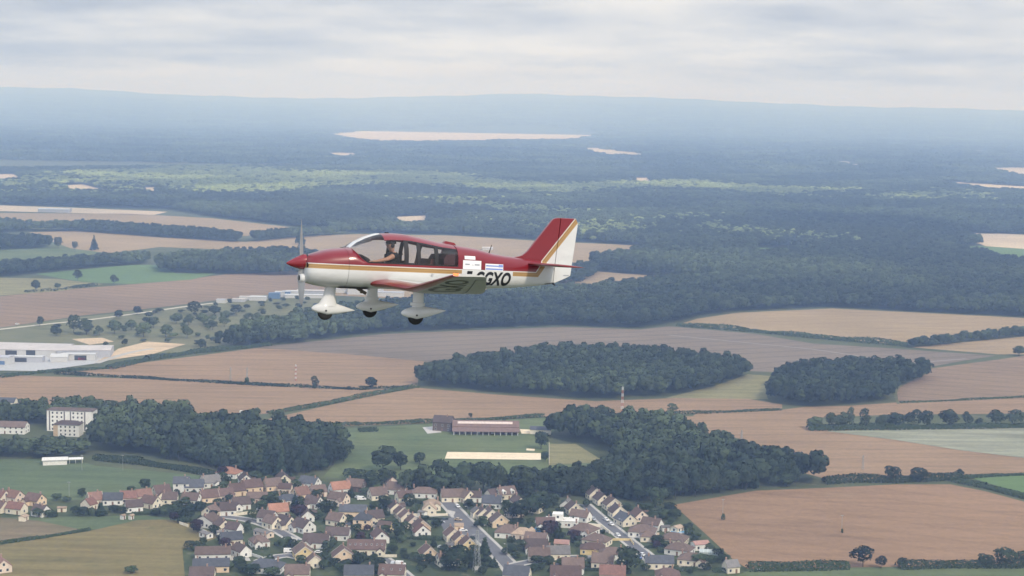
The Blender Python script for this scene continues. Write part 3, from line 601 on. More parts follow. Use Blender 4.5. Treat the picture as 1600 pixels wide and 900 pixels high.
hedge([(85,584),(230,592),(400,602),(560,609),(640,606)], 5, 2.6, 'ragged hedge running level through the wheat to the lone round tree', gap=0.6, size=1.2)
hedge([(418,646),(470,639),(525,629),(580,617),(652,605)], 6, 3.0, 'ragged hedge slanting from the wood up to the copse', gap=0.35, size=1.2)
hedge([(1058,509),(1110,513),(1180,519),(1290,530),(1420,541)], 9, 5, 'dark hedge between the ploughed field and the pale stubble', size=1.5)
hedge([(1168,891),(1240,890),(1325,888)], 7, 4.4, 'dense dark hedge below the wheat field, on the village side')
hedge([(1402,888),(1480,886),(1560,886),(1640,885)], 6, 3.6, 'dense dark hedge below the wheat field, on its far east side')
hedge([(1288,755),(1340,752),(1395,753),(1440,751),(1500,748)], 8, 4.6, 'hedge between the stubble and the big wheat field', size=1.0)
hedge([(1500,748),(1560,744),(1640,741)], 4, 2.5, 'thin hedge along the top of the bright green crop')
hedge([(1490,752),(1540,762),(1600,778),(1650,790)], 7, 3.4, 'hedge slanting down between the green crop and the wheat')
hedge([(455,667),(560,664),(700,659),(850,651)], 4, 2.4, 'low hedge between the wheat and the farm pasture', size=1.0)
hedge([(935,652),(1010,648),(1100,646),(1220,641)], 4, 2.2, 'thin hedge along the track below the copse', gap=0.3, size=1.0)
hedge([(1262,672),(1330,671),(1450,670),(1640,667)], 9, 4.5, 'low scrub at the foot of the tree row across the stubble', size=1.0)
hedge([(170,577),(230,563),(300,552),(420,540)], 9, 4.5, 'dark hedge on the bank between the scrubland and the stubble', size=1.3)
hedge([(0,590),(60,583),(170,576)], 7, 3.0, 'bushy bank below the factory yard', size=1.2)
hedge([(1406,630),(1500,626),(1640,619)], 3, 1.6, 'thin hedge along the lower edge of the pinkish crop', size=1.0)
hedge([(1100,680),(1140,705),(1190,722)], 4, 2.4, 'hedge running down from the wood along the stubble', size=1.0)
hedge([(40,457),(80,455),(150,446)], 7, 3.5, 'broken hedge in the yellow far meadow', gap=0.7, size=1.4)
hedge([(560,674),(590,673)], 7, 2.5, 'single flat bush patch on the farm pasture', 'bramble_patch')

# ------------------------------------------------------------------ buildings of the village
def tile_mat(name, c):
    m, nt, b = mat_new(name)
    f = mrange(nt, nz(nt, 0.5, 5, rough=0.65), 0.3, 0.7); oi = nt.nodes.new('ShaderNodeObjectInfo')
    cc = mixc(nt, f, tuple(x*0.80 for x in c), tuple(x*1.18 for x in c)); k = mrange(nt, oi.outputs['Random'], 0, 1, 0.8, 1.2)
    g = mrange(nt, nz(nt, 6.0, 2), 0.3, 0.7, 0.88, 1.12)
    v = nt.nodes.new('ShaderNodeVectorMath'); v.operation = 'SCALE'; nt.links.new(cc, v.inputs[0]); nt.links.new(nmath(nt, 'MULTIPLY', k, g), v.inputs['Scale'])
    nt.links.new(v.outputs[0], b.inputs['Base Color']); b.inputs['Roughness'].default_value = 0.85; b.inputs['Specular IOR Level'].default_value = 0.2; return m
ROOFC = {'rust': (0.20, 0.118, 0.092), 'brownred': (0.125, 0.083, 0.072), 'brown': (0.145, 0.105, 0.09), 'darkbrown': (0.10, 0.075, 0.07), 'slate': (0.085, 0.09, 0.105), 'grey': (0.17, 0.16, 0.155), 'orange': (0.34, 0.175, 0.12), 'red': (0.20, 0.108, 0.088), 'beige': (0.36, 0.27, 0.2), 'pink': (0.34, 0.20, 0.17)}
ROOFN = {'rust': 'rust red', 'brownred': 'red-brown', 'brown': 'brown', 'darkbrown': 'dark brown', 'slate': 'slate grey', 'grey': 'pale grey', 'orange': 'orange', 'red': 'red', 'beige': 'beige', 'pink': 'faded pink'}
WALLC = {'white': (0.84, 0.82, 0.78), 'cream': (0.82, 0.74, 0.60), 'peach': (0.80, 0.62, 0.44), 'pinkish': (0.78, 0.65, 0.55), 'yellow': (0.72, 0.57, 0.30), 'dark': (0.12, 0.09, 0.08)}
RM = {k: tile_mat('roof_tiles_'+k, c) for k, c in ROOFC.items()}
def wall_mat(k, c):
    m, nt, b = mat_new('render_'+k); f = mrange(nt, nz(nt, 0.7, 5, sc=(1, 1, 0.4)), 0.3, 0.7); oi = nt.nodes.new('ShaderNodeObjectInfo')
    cc = mixc(nt, f, tuple(x*0.88 for x in c), tuple(min(0.85, x*1.05) for x in c)); v = nt.nodes.new('ShaderNodeVectorMath'); v.operation = 'SCALE'
    nt.links.new(cc, v.inputs[0]); nt.links.new(mrange(nt, oi.outputs['Random'], 0, 1, 0.84, 1.03), v.inputs['Scale']); nt.links.new(v.outputs[0], b.inputs['Base Color']); b.inputs['Roughness'].default_value = 0.9; return m
WM = {k: wall_mat(k, c) for k, c in WALLC.items()}
M_GLASS = plain('window_glass', (0.03, 0.035, 0.045), 0.15, 0.1, spec=0.5); M_FRAME = plain('window_frame_paint', (0.75, 0.74, 0.72), 0.6); M_BRICK = plain('chimney_brick', (0.36, 0.24, 0.19), 0.9, 0.2, 3); M_DOORS = [plain('door_wood', (0.2, 0.12, 0.08), 0.6), plain('door_white', (0.75, 0.75, 0.73), 0.5), plain('shutter_brown', (0.25, 0.13, 0.09), 0.7)]
M_BARGE = plain('barge_board', (0.66, 0.60, 0.52), 0.7)
mb = MB(); mb.box(-.62, .62, -.03, .05, -.72, .72, 0); mb.box(-.52, .52, .055, .07, -.62, .62, 1); ME_WIN = mb.mesh('window', [M_FRAME, M_GLASS])
mb = MB(); mb.box(-1.2, 1.2, -.03, .05, 0, 2.1); ME_GARAGE = mb.mesh('garage_door', M_DOORS[1]); mb = MB(); mb.box(-.5, .5, -.03, .06, 0, 2.1); ME_DOOR = mb.mesh('door', M_DOORS[0])
mb = MB(); mb.box(-.35, .35, -.3, .3, -1.2, 0.9); mb.box(-.42, .42, -.37, .37, 0.9, 1.02); ME_CHIM = mb.mesh('chimney', M_BRICK)
mb = MB(); mb.box(-.4, .4, -.02, .06, -.55, .55, 0); mb.box(-.34, .34, .065, .075, -.49, .49, 1); ME_SKY = mb.mesh('skylight', [M_FRAME, M_GLASS])
def put(name, me, parent, loc, rz=0.0, rx=0.0, mat=None):
    o = bpy.data.objects.new(name, me); link(o, parent); o.location = loc; o.rotation_euler = (rx, 0, rz); return o
def gable_house(root, L, W, eave, pitch, roof, wall, hip=False, chimney=True, barge=False, skylights=0, dormers=0, windows=True, garage=False):
    """ridge along local x, W across; eaves at height eave"""
    rise = W/2*math.tan(R_(pitch)); mb = MB(); h = eave
    if hip: mb.box(-L/2, L/2, -W/2, W/2, -0.2, h)
    else:
        prof = [(-W/2, -0.2), (W/2, -0.2), (W/2, h), (0, h+rise), (-W/2, h)]
        mb.loft([[(-L/2, y, z) for y, z in prof], [(L/2, y, z) for y, z in prof]])
    mb.build('wall', WM[wall], root)
    mb = MB(); oe, og, t = 0.32, 0.26, 0.2; sl = rise/(W/2)
    if hip:
        inset = min(L*0.36, W/2*0.95); e = h-oe*sl*0.6; X, Yy = L/2+oe, W/2+oe; rz_ = h+rise
        V = [(-X,-Yy,e),(X,-Yy,e),(X,Yy,e),(-X,Yy,e),(-L/2+inset,0,rz_),(L/2-inset,0,rz_)]; V += [(x, y, z-t) if i < 4 else (x, y, z-t) for i, (x, y, z) in enumerate(V)]
        mb.poly(V[:6]+[(-X,-Yy,e-t),(X,-Yy,e-t),(X,Yy,e-t),(-X,Yy,e-t)], [(0,1,5,4),(1,2,5),(2,3,4,5),(3,0,4),(0,6,7,1),(1,7,8,2),(2,8,9,3),(3,9,6,0),(9,8,7,6)])
    else:
        Yy = W/2+oe; e = h-oe*sl
        prof = [(-Yy, e), (0, h+rise+0.02), (Yy, e), (Yy, e+t*1.25), (0, h+rise+t*1.3), (-Yy, e+t*1.25)]
        mb.loft([[(-L/2-og, y, z) for y, z in prof], [(L/2+og, y, z) for y, z in prof]])
    rf = mb.build('roof', RM[roof], root)
    if barge and not hip:
        mb = MB()
        for sx in (-1, 1):
            for sy in (-1, 1):
                a = Vector((sx*(L/2+og+0.05), 0, h+rise+t*1.35)); b_ = Vector((sx*(L/2+og+0.05), sy*(W/2+oe+.02), h-oe*sl+t*1.3)); d = 0.42
                mb.loft([[(p.x-0.06, p.y, p.z+.03), (p.x+0.06, p.y, p.z+.03), (p.x+0.06, p.y, p.z-d), (p.x-0.06, p.y, p.z-d)] for p in (a, b_)])
        mb.build('barge_board', M_BARGE, rf)
    if chimney: put('chimney', ME_CHIM, rf, (L*random.choice((-.38, .36, .2)), random.choice((-.5, .4)), h+rise+0.3))
    ang = math.atan(sl)
    for k in range(skylights):
        x = -L/2+(k+0.5)*L/skylights; put('skylight', ME_SKY, rf, (x, -W*0.27, h+rise*0.46+t*1.35), 0, R_(-90)+ang+math.pi)
    for k in range(dormers):
        x = -L/2+(k+0.5)*L/dormers; mb = MB(); y0 = -W/2-0.05; zt = h+2.2; hw = 1.0
        mb.loft([[(x-hw, y0, h-.3), (x+hw, y0, h-.3), (x+hw, y0, zt-.4), (x, y0, zt+.4), (x-hw, y0, zt-.4)], [(x-hw, -W*0.1, h-.3), (x+hw, -W*0.1, h-.3), (x+hw, -W*0.1, zt-.4), (x, -W*0.1, zt+.4), (x-hw, -W*0.1, zt-.4)]])
        dm = mb.build('dormer', WM['white'], root)
        put('window', ME_WIN, dm, (x, y0, h+1.0), math.pi)
    if windows and not barge and L > 8.5 and eave < 4 and random.random() < 0.5:      # a lower wing built out from the long side
        sx = random.choice((-1, 1)); ew, ed_, eh = random.uniform(3.2, 4.4), random.uniform(1.8, 3.2), min(eave-0.35, 2.6); xc = sx*(L/2-ew/2-0.4); sgn = -1 if random.random() < 0.8 else 1; y0, y1 = sgn*(W/2-0.02), sgn*(W/2+ed_); er = ew/2*0.8
        mb = MB(); mb.loft([[(xc-ew/2, y, -.2), (xc+ew/2, y, -.2), (xc+ew/2, y, eh), (xc, y, eh+er), (xc-ew/2, y, eh)] for y in (y0, y1)]); ex_ = mb.build('extension', WM[wall], root)
        mb = MB(); ya, yb = sgn*(W*0.22), sgn*(W/2+ed_+.25); mb.loft([[(xc-ew/2-.25, y, eh-.18), (xc, y, eh+er+.02), (xc+ew/2+.25, y, eh-.18), (xc+ew/2+.25, y, eh+.06), (xc, y, eh+er+.26), (xc-ew/2-.25, y, eh+.06)] for y in (ya, yb)]); mb.build('extension_roof', RM[roof], ex_)
        put('window', ME_WIN, ex_, (xc, y1, 1.4), math.pi if sgn < 0 else 0)
    if windows:
        nlong = max(2, int(L/3.4)); rows = [1.5] if eave < 4 else [1.5, 4.1]
        for zc in rows:
            for sgn in (-1, 1):
                for k in range(nlong):
                    x = -L/2+(k+0.5)*L/nlong+random.uniform(-.3, .3); rzz = math.pi if sgn < 0 else 0
                    if zc < 2 and k == nlong//2 and sgn < 0: put('door', ME_DOOR, root, (x, sgn*W/2, 0), rzz)
                    elif garage and zc < 2 and k == 0: put('garage_door', ME_GARAGE, root, (x, sgn*W/2, 0), rzz)
                    elif dormers and sgn < 0 and zc > 2: pass
                    else: put('window', ME_WIN, root, (x, sgn*W/2, zc), rzz)
            for sgn in (-1, 1):
                for y in ((-W*0.2, W*0.22) if W > 7 else (0.0,)):
                    put('window', ME_WIN, root, (sgn*L/2, y, zc), R_(-90)*sgn)
        if not hip and rise > 3: 
            for sgn in (-1, 1): put('window', ME_WIN, root, (sgn*L/2, 0, eave+rise*0.33), R_(-90)*sgn)
# px, py (middle of the visible house), ridge bearing, length, width, roof, wall, extras
HS = {
 'in the hamlet, from the frame edge': [(3,776,-30,8,8,'red','cream',{}),(22,776,-28,11,8,'rust','pinkish',{}),(55,781,-28,12,8,'brownred','peach',{}),(1,792,-28,9,7.5,'brownred','cream',{}),(26,794,-20,12,7,'red','cream',{}),(64,798,-30,10,7,'darkbrown','white',{})],
 'along the sports field edge, from the lone shed': [(148,780,28,9,9,'rust','cream',{'barge':1}),(139,788,60,7,7.5,'red','cream',{}),(177,780,8,13,8,'slate','white',{}),(201,777,10,11,8,'red','pinkish',{}),(224,774,30,10,8,'rust','cream',{}),(252,770,32,11,10,'brownred','cream',{'eave':3.6}),(236,785,-32,12,8,'brownred','cream',{}),(209,791,20,11,8,'darkbrown','white',{}),(284,760,5,11,9,'slate','white',{'eave':5.2,'pitch':35}),(304,760,8,13,9,'slate','white',{}),(328,753,26,13,9,'grey','white',{})],
 'below the thick hedge, from the sports field': [(358,738,-18,15,10,'orange','white',{'hip':1}),(266,779,4,10,8,'brown','cream',{}),(299,780,-12,12,8,'brown','white',{}),(326,776,26,12,9,'brownred','peach',{'barge':1}),(351,773,28,11,8,'brownred','pinkish',{}),(369,766,28,11,9,'brownred','peach',{}),(392,760,28,14,10,'brownred','peach',{}),(376,787,22,12,8,'darkbrown','white',{}),(353,796,12,13,9,'darkbrown','white',{})],
 'below the street bend, from the straw meadow': [(330,800,65,9,8,'brown','cream',{}),(325,814,70,12,11,'brown','white',{'eave':3.6,'pitch':28}),(348,821,-60,10,8,'brown','cream',{}),(366,826,-25,9,7.5,'darkbrown','white',{}),(322,832,-40,8,4,'grey','white',{'eave':2.4,'pitch':15,'chimney':False}),(361,842,20,13,8,'slate','cream',{}),(333,864,8,21,9,'brown','white',{'pitch':33}),(330,883,8,21,9,'slate','peach',{'pitch':33}),(377,860,-50,11,7,'darkbrown','white',{}),(405,845,25,10,9,'brown','white',{'hip':1}),(417,884,-8,18,11,'slate','white',{'hip':1,'pitch':30}),(316,899,4,14,9,'darkbrown','cream',{}),(3,884,-60,10,8,'pink','pinkish',{})],
 'under the dark wood, from the hedge end': [(425,758,30,12,9,'brown','peach',{}),(446,763,-6,9,6,'brownred','pinkish',{'chimney':False}),(484,754,-26,14,8,'slate','white',{}),(470,773,35,10,9,'rust','peach',{'eave':3.6}),(496,768,30,11,8,'brown','pinkish',{}),(531,763,26,14,9,'orange','white',{}),(556,759,-15,12,9,'brown','dark',{}),(450,780,12,14,9,'slate','white',{'hip':1}),(490,785,-30,11,8,'darkbrown','white',{}),(529,779,-26,13,8,'brown','pinkish',{}),(590,772,24,12,9,'brown','cream',{}),(621,764,-15,14,9,'brown','white',{'dormers':0}),(662,769,-4,17,9,'brown','white',{'hip':1}),(675,787,10,10,8,'beige','cream',{'hip':1})],
 'mid village, from the straw meadow': [(434,798,20,13,9,'orange','cream',{}),(418,808,-20,11,8,'darkbrown','white',{}),(426,816,-45,11,8,'brown','cream',{}),(447,816,-42,11,8,'darkbrown','cream',{}),(474,822,-45,13,9,'darkbrown','white',{}),(412,830,-40,13,5,'grey','pinkish',{'eave':2.5,'pitch':18,'chimney':False}),(528,834,-4,15,9,'darkbrown','white',{'pitch':35}),(495,846,-6,16,9,'darkbrown','white',{}),(552,798,-2,18,9,'slate','peach',{'pitch':34,'windows':0}),(474,863,107,12,10,'brown','yellow',{'barge':1}),(491,877,107,8,7.5,'brown','cream',{'barge':1}),(536,868,104,10,11,'brownred','peach',{'barge':1}),(465,895,2,14,9,'brown','cream',{}),(561,896,2,17,9,'slate','cream',{}),(567,817,-8,10,9,'slate','peach',{'hip':1,'eave':5.4,'pitch':35}),(602,823,-20,9,6,'brown','yellow',{'chimney':False}),(573,856,0,23,10,'brownred','cream',{'skylights':7,'pitch':38}),(613,895,-4,15,9,'brownred','cream',{'skylights':3}),(669,864,107,11,8.5,'brownred','peach',{'barge':1})],
 'of the stepped row above the car park': [(627,801,107,9,7,'brownred','pinkish',{'barge':1}),(635,808,107,9,8,'brownred','cream',{'barge':1}),(645,816,107,9,8,'brownred','pinkish',{'barge':1}),(658,823,107,9,9,'brownred','peach',{'barge':1}),(659,829,107,7,9,'red','white',{'garage':1,'eave':2.4,'chimney':False})],
 'along the grey main road, from its closed end': [(671,796,92,7,8,'beige','cream',{'chimney':False}),(706,775,8,15,9,'brown','cream',{}),(728,776,-50,10,9,'brown','cream',{}),(741,776,0,10,7,'darkbrown','white',{}),(769,785,-6,13,9,'slate','white',{}),(768,772,40,7,6,'darkbrown','cream',{'chimney':False}),(790,771,26,13,9,'brown','cream',{'dormers':2}),(745,801,107,7,6,'grey','cream',{}),(754,803,107,9,7.5,'darkbrown','cream',{'barge':1}),(766,805,107,10,8.5,'darkbrown','cream',{'barge':1}),(780,814,107,10,10,'darkbrown','peach',{'barge':1}),(707,836,107,10,8.5,'brownred','cream',{'barge':1}),(719,843,107,9,8,'brownred','peach',{'barge':1}),(731,850,107,9,8,'brownred','yellow',{'barge':1}),(795,830,-10,15,11,'brown','white',{'hip':1}),(817,833,-15,12,9,'beige','pinkish',{'hip':1}),(838,843,-16,14,8,'brown','white',{}),(838,853,0,14,8,'darkbrown','white',{}),(808,897,-12,15,9,'slate','cream',{})],
 'on the straight street, from its top': [(886,789,75,9,7,'grey','white',{}),(896,795,107,10,8.5,'darkbrown','cream',{'barge':1}),(929,772,107,9,9,'darkbrown','cream',{'barge':1}),(940,780,107,11,8,'darkbrown','cream',{}),(957,788,107,10,10,'brown','cream',{'barge':1}),(965,800,107,10,9,'darkbrown','cream',{'barge':1}),(977,812,118,12,9.5,'slate','cream',{}),(913,827,-30,15,11,'brown','white',{'hip':1,'pitch':30}),(933,843,-24,15,10,'brown','cream',{'hip':1,'pitch':30}),(926,856,-4,14,9,'brownred','yellow',{'hip':1,'pitch':30}),(956,864,0,14,9,'brown','white',{'hip':1}),(1004,829,-12,16,11,'brown','white',{'hip':1,'pitch':30}),(1012,837,0,9,7,'brown','cream',{'hip':1,'chimney':False})],
 'in the lower east streets, from the main road': [(878,849,-8,9,6,'pink','pinkish',{'pitch':25,'chimney':False}),(842,867,4,13,8,'brown','cream',{}),(872,864,4,14,8,'grey','cream',{}),(895,884,0,13,9,'brown','white',{}),(942,877,-8,13,10,'brown','cream',{}),(884,897,-2,18,9,'brownred','cream',{}),(957,896,-4,15,10,'red','cream',{}),(1030,878,0,17,9,'slate','cream',{'pitch':33}),(1043,897,0,13,9,'brownred','cream',{'hip':1})],
 'facing the big wheat field, from the woodland': [(1058,823,50,7,5,'beige','cream',{'pitch':20,'chimney':False,'eave':2.4}),(1054,841,-20,15,10,'brown','cream',{'hip':1,'pitch':30}),(1062,857,-24,15,10,'brown','white',{'hip':1,'pitch':30}),(1083,873,-18,16,10,'brown','cream',{'hip':1,'pitch':30}),(1094,850,20,10,6,'pink','white',{'pitch':22,'chimney':False}),(1142,885,18,8,7,'grey','cream',{})],
}
HOUSE_POS = []
for street_words, lst in HS.items():
    lst = sorted(lst, key=lambda h: h[1 if any(w in street_words for w in ('main road, from its', 'straight street', 'facing')) else 0])
    for n, (x, y, a, L, Wd, roof, wall, ex) in enumerate(lst):
        z = 2.6; p = G(x, y, z); ex = dict(ex); eave = ex.pop('eave', 3.1); pitch = ex.pop('pitch', 40 if Wd < 9.5 else 37)
        if ex.get('hip') and pitch > 36: pitch = 32
        r = empty('house', (p.x, p.y, 0.0), R_(a)); HOUSE_POS.append((p.x, p.y, max(L, Wd)/2))
        gable_house(r, L*(0.86 if ex.get('hip') else 0.80), Wd*0.93, eave, pitch, roof, wall, **{k: (bool(v) if k in ('hip', 'chimney', 'barge', 'windows', 'garage') else v) for k, v in ex.items()})
        kind = 'hipped house' if ex.get('hip') else 'row house' if ex.get('barge') else 'house'
        tag(r, f'{wall if wall != "dark" else "timber"} {kind}, {ROOFN[roof]} roof, {ORD(n+1)} {street_words}', 'house', 'houses of the village')

def infill(n):
    rr = random.Random(21); poly = pixpoly([(290,765),(345,752),(470,752),(560,758),(640,757),(850,790),(1030,815),(1085,845),(1130,885),(1060,896),(310,896),(300,862),(335,842)]); A = np.array(poly); k = 0; tries = 0
    while k < n and tries < 6000:
        tries += 1; x = rr.uniform(A[:, 0].min(), A[:, 0].max()); y = rr.uniform(A[:, 1].min(), A[:, 1].max())
        if not inpoly(np.array([x]), np.array([y]), poly)[0] or any(math.hypot(x-a, y-b) < r*0.8+8.5 for a, b, r in HOUSE_POS): continue
        p = Vector((x, y, 0)); d = p-CAM_P; z = d.dot(cam_f); px, py = 800+FPX*d.dot(cam_r)/z, 450-FPX*d.dot(cam_u)/z
        if any((p-(a+(b-a)*max(0, min(1, (p-a).dot(b-a)/(b-a).length_squared)))).length < 10 for S in STREETS for a, b in zip(S, S[1:])) or (675 < px < 755 and 800 < py < 850) or (598 < px < 690 and 845 < py < 900) or py > 888 or (700 < px < 790 and py > 845): continue
        near = min(HOUSE_POS, key=lambda h: math.hypot(x-h[0], y-h[1])); HOUSE_POS.append((x, y, 5)); k += 1
        r = empty('house', (x, y, 0), rr.choice((R_(25), R_(-28), R_(5), R_(107)))); roof = rr.choice(('brown', 'darkbrown', 'slate', 'brownred', 'brown', 'grey')); wall = rr.choice(('white', 'cream', 'white', 'pinkish'))
        gable_house(r, rr.uniform(8, 11), rr.uniform(6.5, 8), 3.0, 40, roof, wall)
        INF.append((px, r, roof, wall))
    for i, (px, r, roof, wall) in enumerate(sorted(INF, key=lambda q: q[0])): tag(r, f'small {wall} back garden house, {ROOFN[roof]} roof, {ORD(i+1)} such from the west', 'house', 'houses of the village')
INF = []
infill(18)

# white flat roofed house
p = G(878, 816, 2); r = empty('modern_house', (p.x, p.y, 0), R_(-6))
mb = MB(); mb.box(-8.5, 8.5, -4, 4, -.2, 3.6); mb.build('wall', WM['white'], r)
mb = MB(); mb.box(-8.8, 8.8, -4.3, 4.3, 3.6, 3.85); mb.build('roof', plain('flat_roof', (0.7, 0.68, 0.64), 0.8), r)
mb = MB(); mb.box(-5, 0.5, -2.5, 3.5, 3.85, 6.8); up = mb.build('upper_storey', WM['white'], r)
for x in (-6, -3, 4, 7): put('window', ME_WIN, r, (x, -4, 1.7), math.pi)
put('window', ME_WIN, up, (-2, -2.5, 5.4), math.pi); mb = MB(); mb.box(2.0, 3.0, -4.1, -3.98, 1.4, 2.1); mb.build('door', M_DOORS[2], r)
tag(r, 'white cubic house with flat roofs and a raised upper box', 'house')
# apartment block and the smaller block before it
p = G(113, 672, 0); r = empty('apartment_block', (p.x, p.y, 0), R_(-4))
mb = MB(); mb.box(-15.5, 15.5, -5, 5, -.2, 14); mb.build('wall', WM['white'], r)
mb = MB(); mb.poly([(-16,-5.5,14),(16,-5.5,14),(16,5.5,14),(-16,5.5,14),(-12,0,15.3),(12,0,15.3)], [(0,1,5,4),(1,2,5),(2,3,4,5),(3,0,4),(3,2,1,0)]); mb.build('roof', RM['brown'], r)
M_REC = plain('dark_strip_grey', (0.16, 0.15, 0.15), 0.8); M_PANEL = plain('tan_panel', (0.5, 0.38, 0.26), 0.8)  # flat dark grey for the tall strips on the block, tan for the panel
for fl in range(5):
    for x in (-11.5, -8.5, -5.5, 2.5, 5.5, 8.2):
        put('window', ME_WIN, r, (x, -5, 1.5+fl*2.7), math.pi)
for x in (-13.6, -3.6, 0.6, 10.2):
    mb = MB(); mb.box(x-.45, x+.45, -5.05, -4.9, 0.5, 13.4); mb.build('stair_window', M_REC, r)
tag(r, 'white five storey apartment block with low brown roof, tallest building beside the wood', 'building')
p = G(107, 680, 0); r = empty('apartment_annexe', (p.x, p.y, 0), R_(-4))
mb = MB(); mb.box(-8.5, 8.5, -4.5, 4.5, -.2, 7.8); mb.build('wall', WM['white'], r)
mb = MB(); mb.poly([(-9,-5,7.8),(9,-5,7.8),(9,5,7.8),(-9,5,7.8),(-4.5,0,10),(4.5,0,10)], [(0,1,5,4),(1,2,5),(2,3,4,5),(3,0,4),(3,2,1,0)]); mb.build('roof', RM['darkbrown'], r)
mb = MB(); mb.box(-8.5, -5.5, -4.6, -4.45, 0, 7.5); mb.build('panel', M_PANEL, r)
for fl in range(3):
    for x in (-3.5, -0.5, 2.5, 5.5): put('window', ME_WIN, r, (x, -4.5, 1.4+fl*2.5), math.pi)
tag(r, 'small three storey white block in front of the tall apartment block', 'building')
p = G(12, 671, 2); r = empty('school_building', (p.x, p.y, 0), R_(-3)); gable_house(r, 26, 10, 4.6, 30, 'brown', 'white', chimney=False)
tag(r, 'long white two storey building with brown roof left of the apartment block', 'building')
p = G(10, 630, 2); r = empty('farm_building', (p.x, p.y, 0), R_(-3)); gable_house(r, 14, 9, 3.4, 30, 'slate', 'cream', chimney=False)
tag(r, 'small cream building with dark roof at the edge of the far wheat', 'building')
p = G(140, 642, 2); r = empty('farm_building', (p.x, p.y, 0), R_(-2)); gable_house(r, 12, 9, 4.0, 35, 'slate', 'white', chimney=False)
tag(r, 'dark roofed building just behind the apartment block', 'building')
p = G(86, 721, 1.5); r = empty('changing_rooms', (p.x, p.y, 0), R_(14))
mb = MB(); mb.box(-7, 7, -4, 4, -.2, 3.0); mb.build('wall', WM['white'], r); mb = MB(); mb.box(-7.6, 7.6, -4.6, 4.6, 3.0, 3.3); mb.build('roof', plain('flat_roof', (0.7, 0.68, 0.64), 0.8), r)
mb = MB(); mb.box(7.8, 16.5, -1.5, 4.4, 2.5, 2.75); 
for x in (8.5, 12, 15.9): mb.box(x-.1, x+.1, -1.3, -1.1, 0, 2.5)
mb.build('canopy_roof', M_FRAME, r)
tag(r, 'white flat roofed changing room with a long canopy on the sports field', 'building')
# the riding school barn
p = G(759, 678, 0); r = empty('stable_barn', (p.x, p.y, 0), R_(1.5)); BL = 44
mb = MB(); mb.box(-BL/2, BL/2, 0, 13, -.2, 3.2); mb.build('wall', plain('barn_boards', (0.17, 0.12, 0.11), 0.9, 0.25, 1.5), r)
mb = MB(); t = .18; prof = [(-5.5, 2.6), (1, 4.3), (1, 4.7), (7, 8.0), (14, 3.2), (14, 3.0), (7, 7.8), (1.2, 4.4), (1.2, 4.1), (-5.5, 2.4)]
mb.loft([[(-BL/2-.6, y, z) for y, z in prof], [(BL/2+.6, y, z) for y, z in prof]]); rf = mb.build('roof', tile_mat('barn_sheet', (0.17, 0.115, 0.10)), r)
mb = MB(); mb.poly([(-BL/2+3, 3.6, 6.32), (BL/2-4, 3.6, 6.32), (BL/2-4, 5.6, 7.4), (-BL/2+3, 5.6, 7.4), (-BL/2+3, 3.6, 6.1), (BL/2-4, 3.6, 6.1), (BL/2-4, 5.6, 7.2), (-BL/2+3, 5.6, 7.2)], [(0,1,2,3),(7,6,5,4),(0,4,5,1),(1,5,6,2),(2,6,7,3),(3,7,4,0)]); mb.build('skylight_strip', plain('skylight_sheet', (0.62, 0.52, 0.48), 0.5), rf)
for k in range(12):
    mb = MB(); x = -BL/2+0.6+k*(BL-1.2)/11; mb.box(x-.18, x+.18, -5.2, -4.85, -.1, 2.45); mb.build('post', M_FRAME, r)
for k in range(9):
    mb = MB(); x = -BL/2+3.5+k*4.6; mb.box(x-.9, x+.9, -.08, 0.02, 0, 2.2); mb.build('stable_door', M_DOORS[k % 2], r)
tag(r, 'long brown stable barn with a pale skylight strip and white posts', 'barn')
p = G(693, 672, 0); r = empty('farmhouse', (p.x, p.y, 0), R_(-12)); gable_house(r, 13, 9, 6.2, 40, 'darkbrown', 'dark'); tag(r, 'tall dark brown farmhouse at the end of the long stable barn', 'house')
for x, y, L, lab in ((945,653,20,'low pale roofed shed showing over the top of the park wood'),(845,668,14,'small dark roofed shed at the edge of the wood beside the barn')):
    p = G(x, y, 4); r = empty('shed', (p.x, p.y, 0), R_(-4)); gable_house(r, L, 8, 3.2, 20, 'grey' if x > 900 else 'slate', 'cream', chimney=False, windows=False); tag(r, lab, 'shed')
p = G(377, 662, 0); r = empty('water_tower', (p.x, p.y, 0)); mb = MB(); mb.tube((0,0,-.2), (0,0,6), 1.0, 0.9, 12); mb.build('shaft', WM['white'], r); mb = MB(); mb.tube((0,0,6), (0,0,7), 0.9, 1.6, 12); mb.tube((0,0,7), (0,0,9), 1.6, 1.3, 12); mb.build('tank', WM['white'], r); tag(r, 'small white tower standing in the wood edge near the wheat', 'tower')
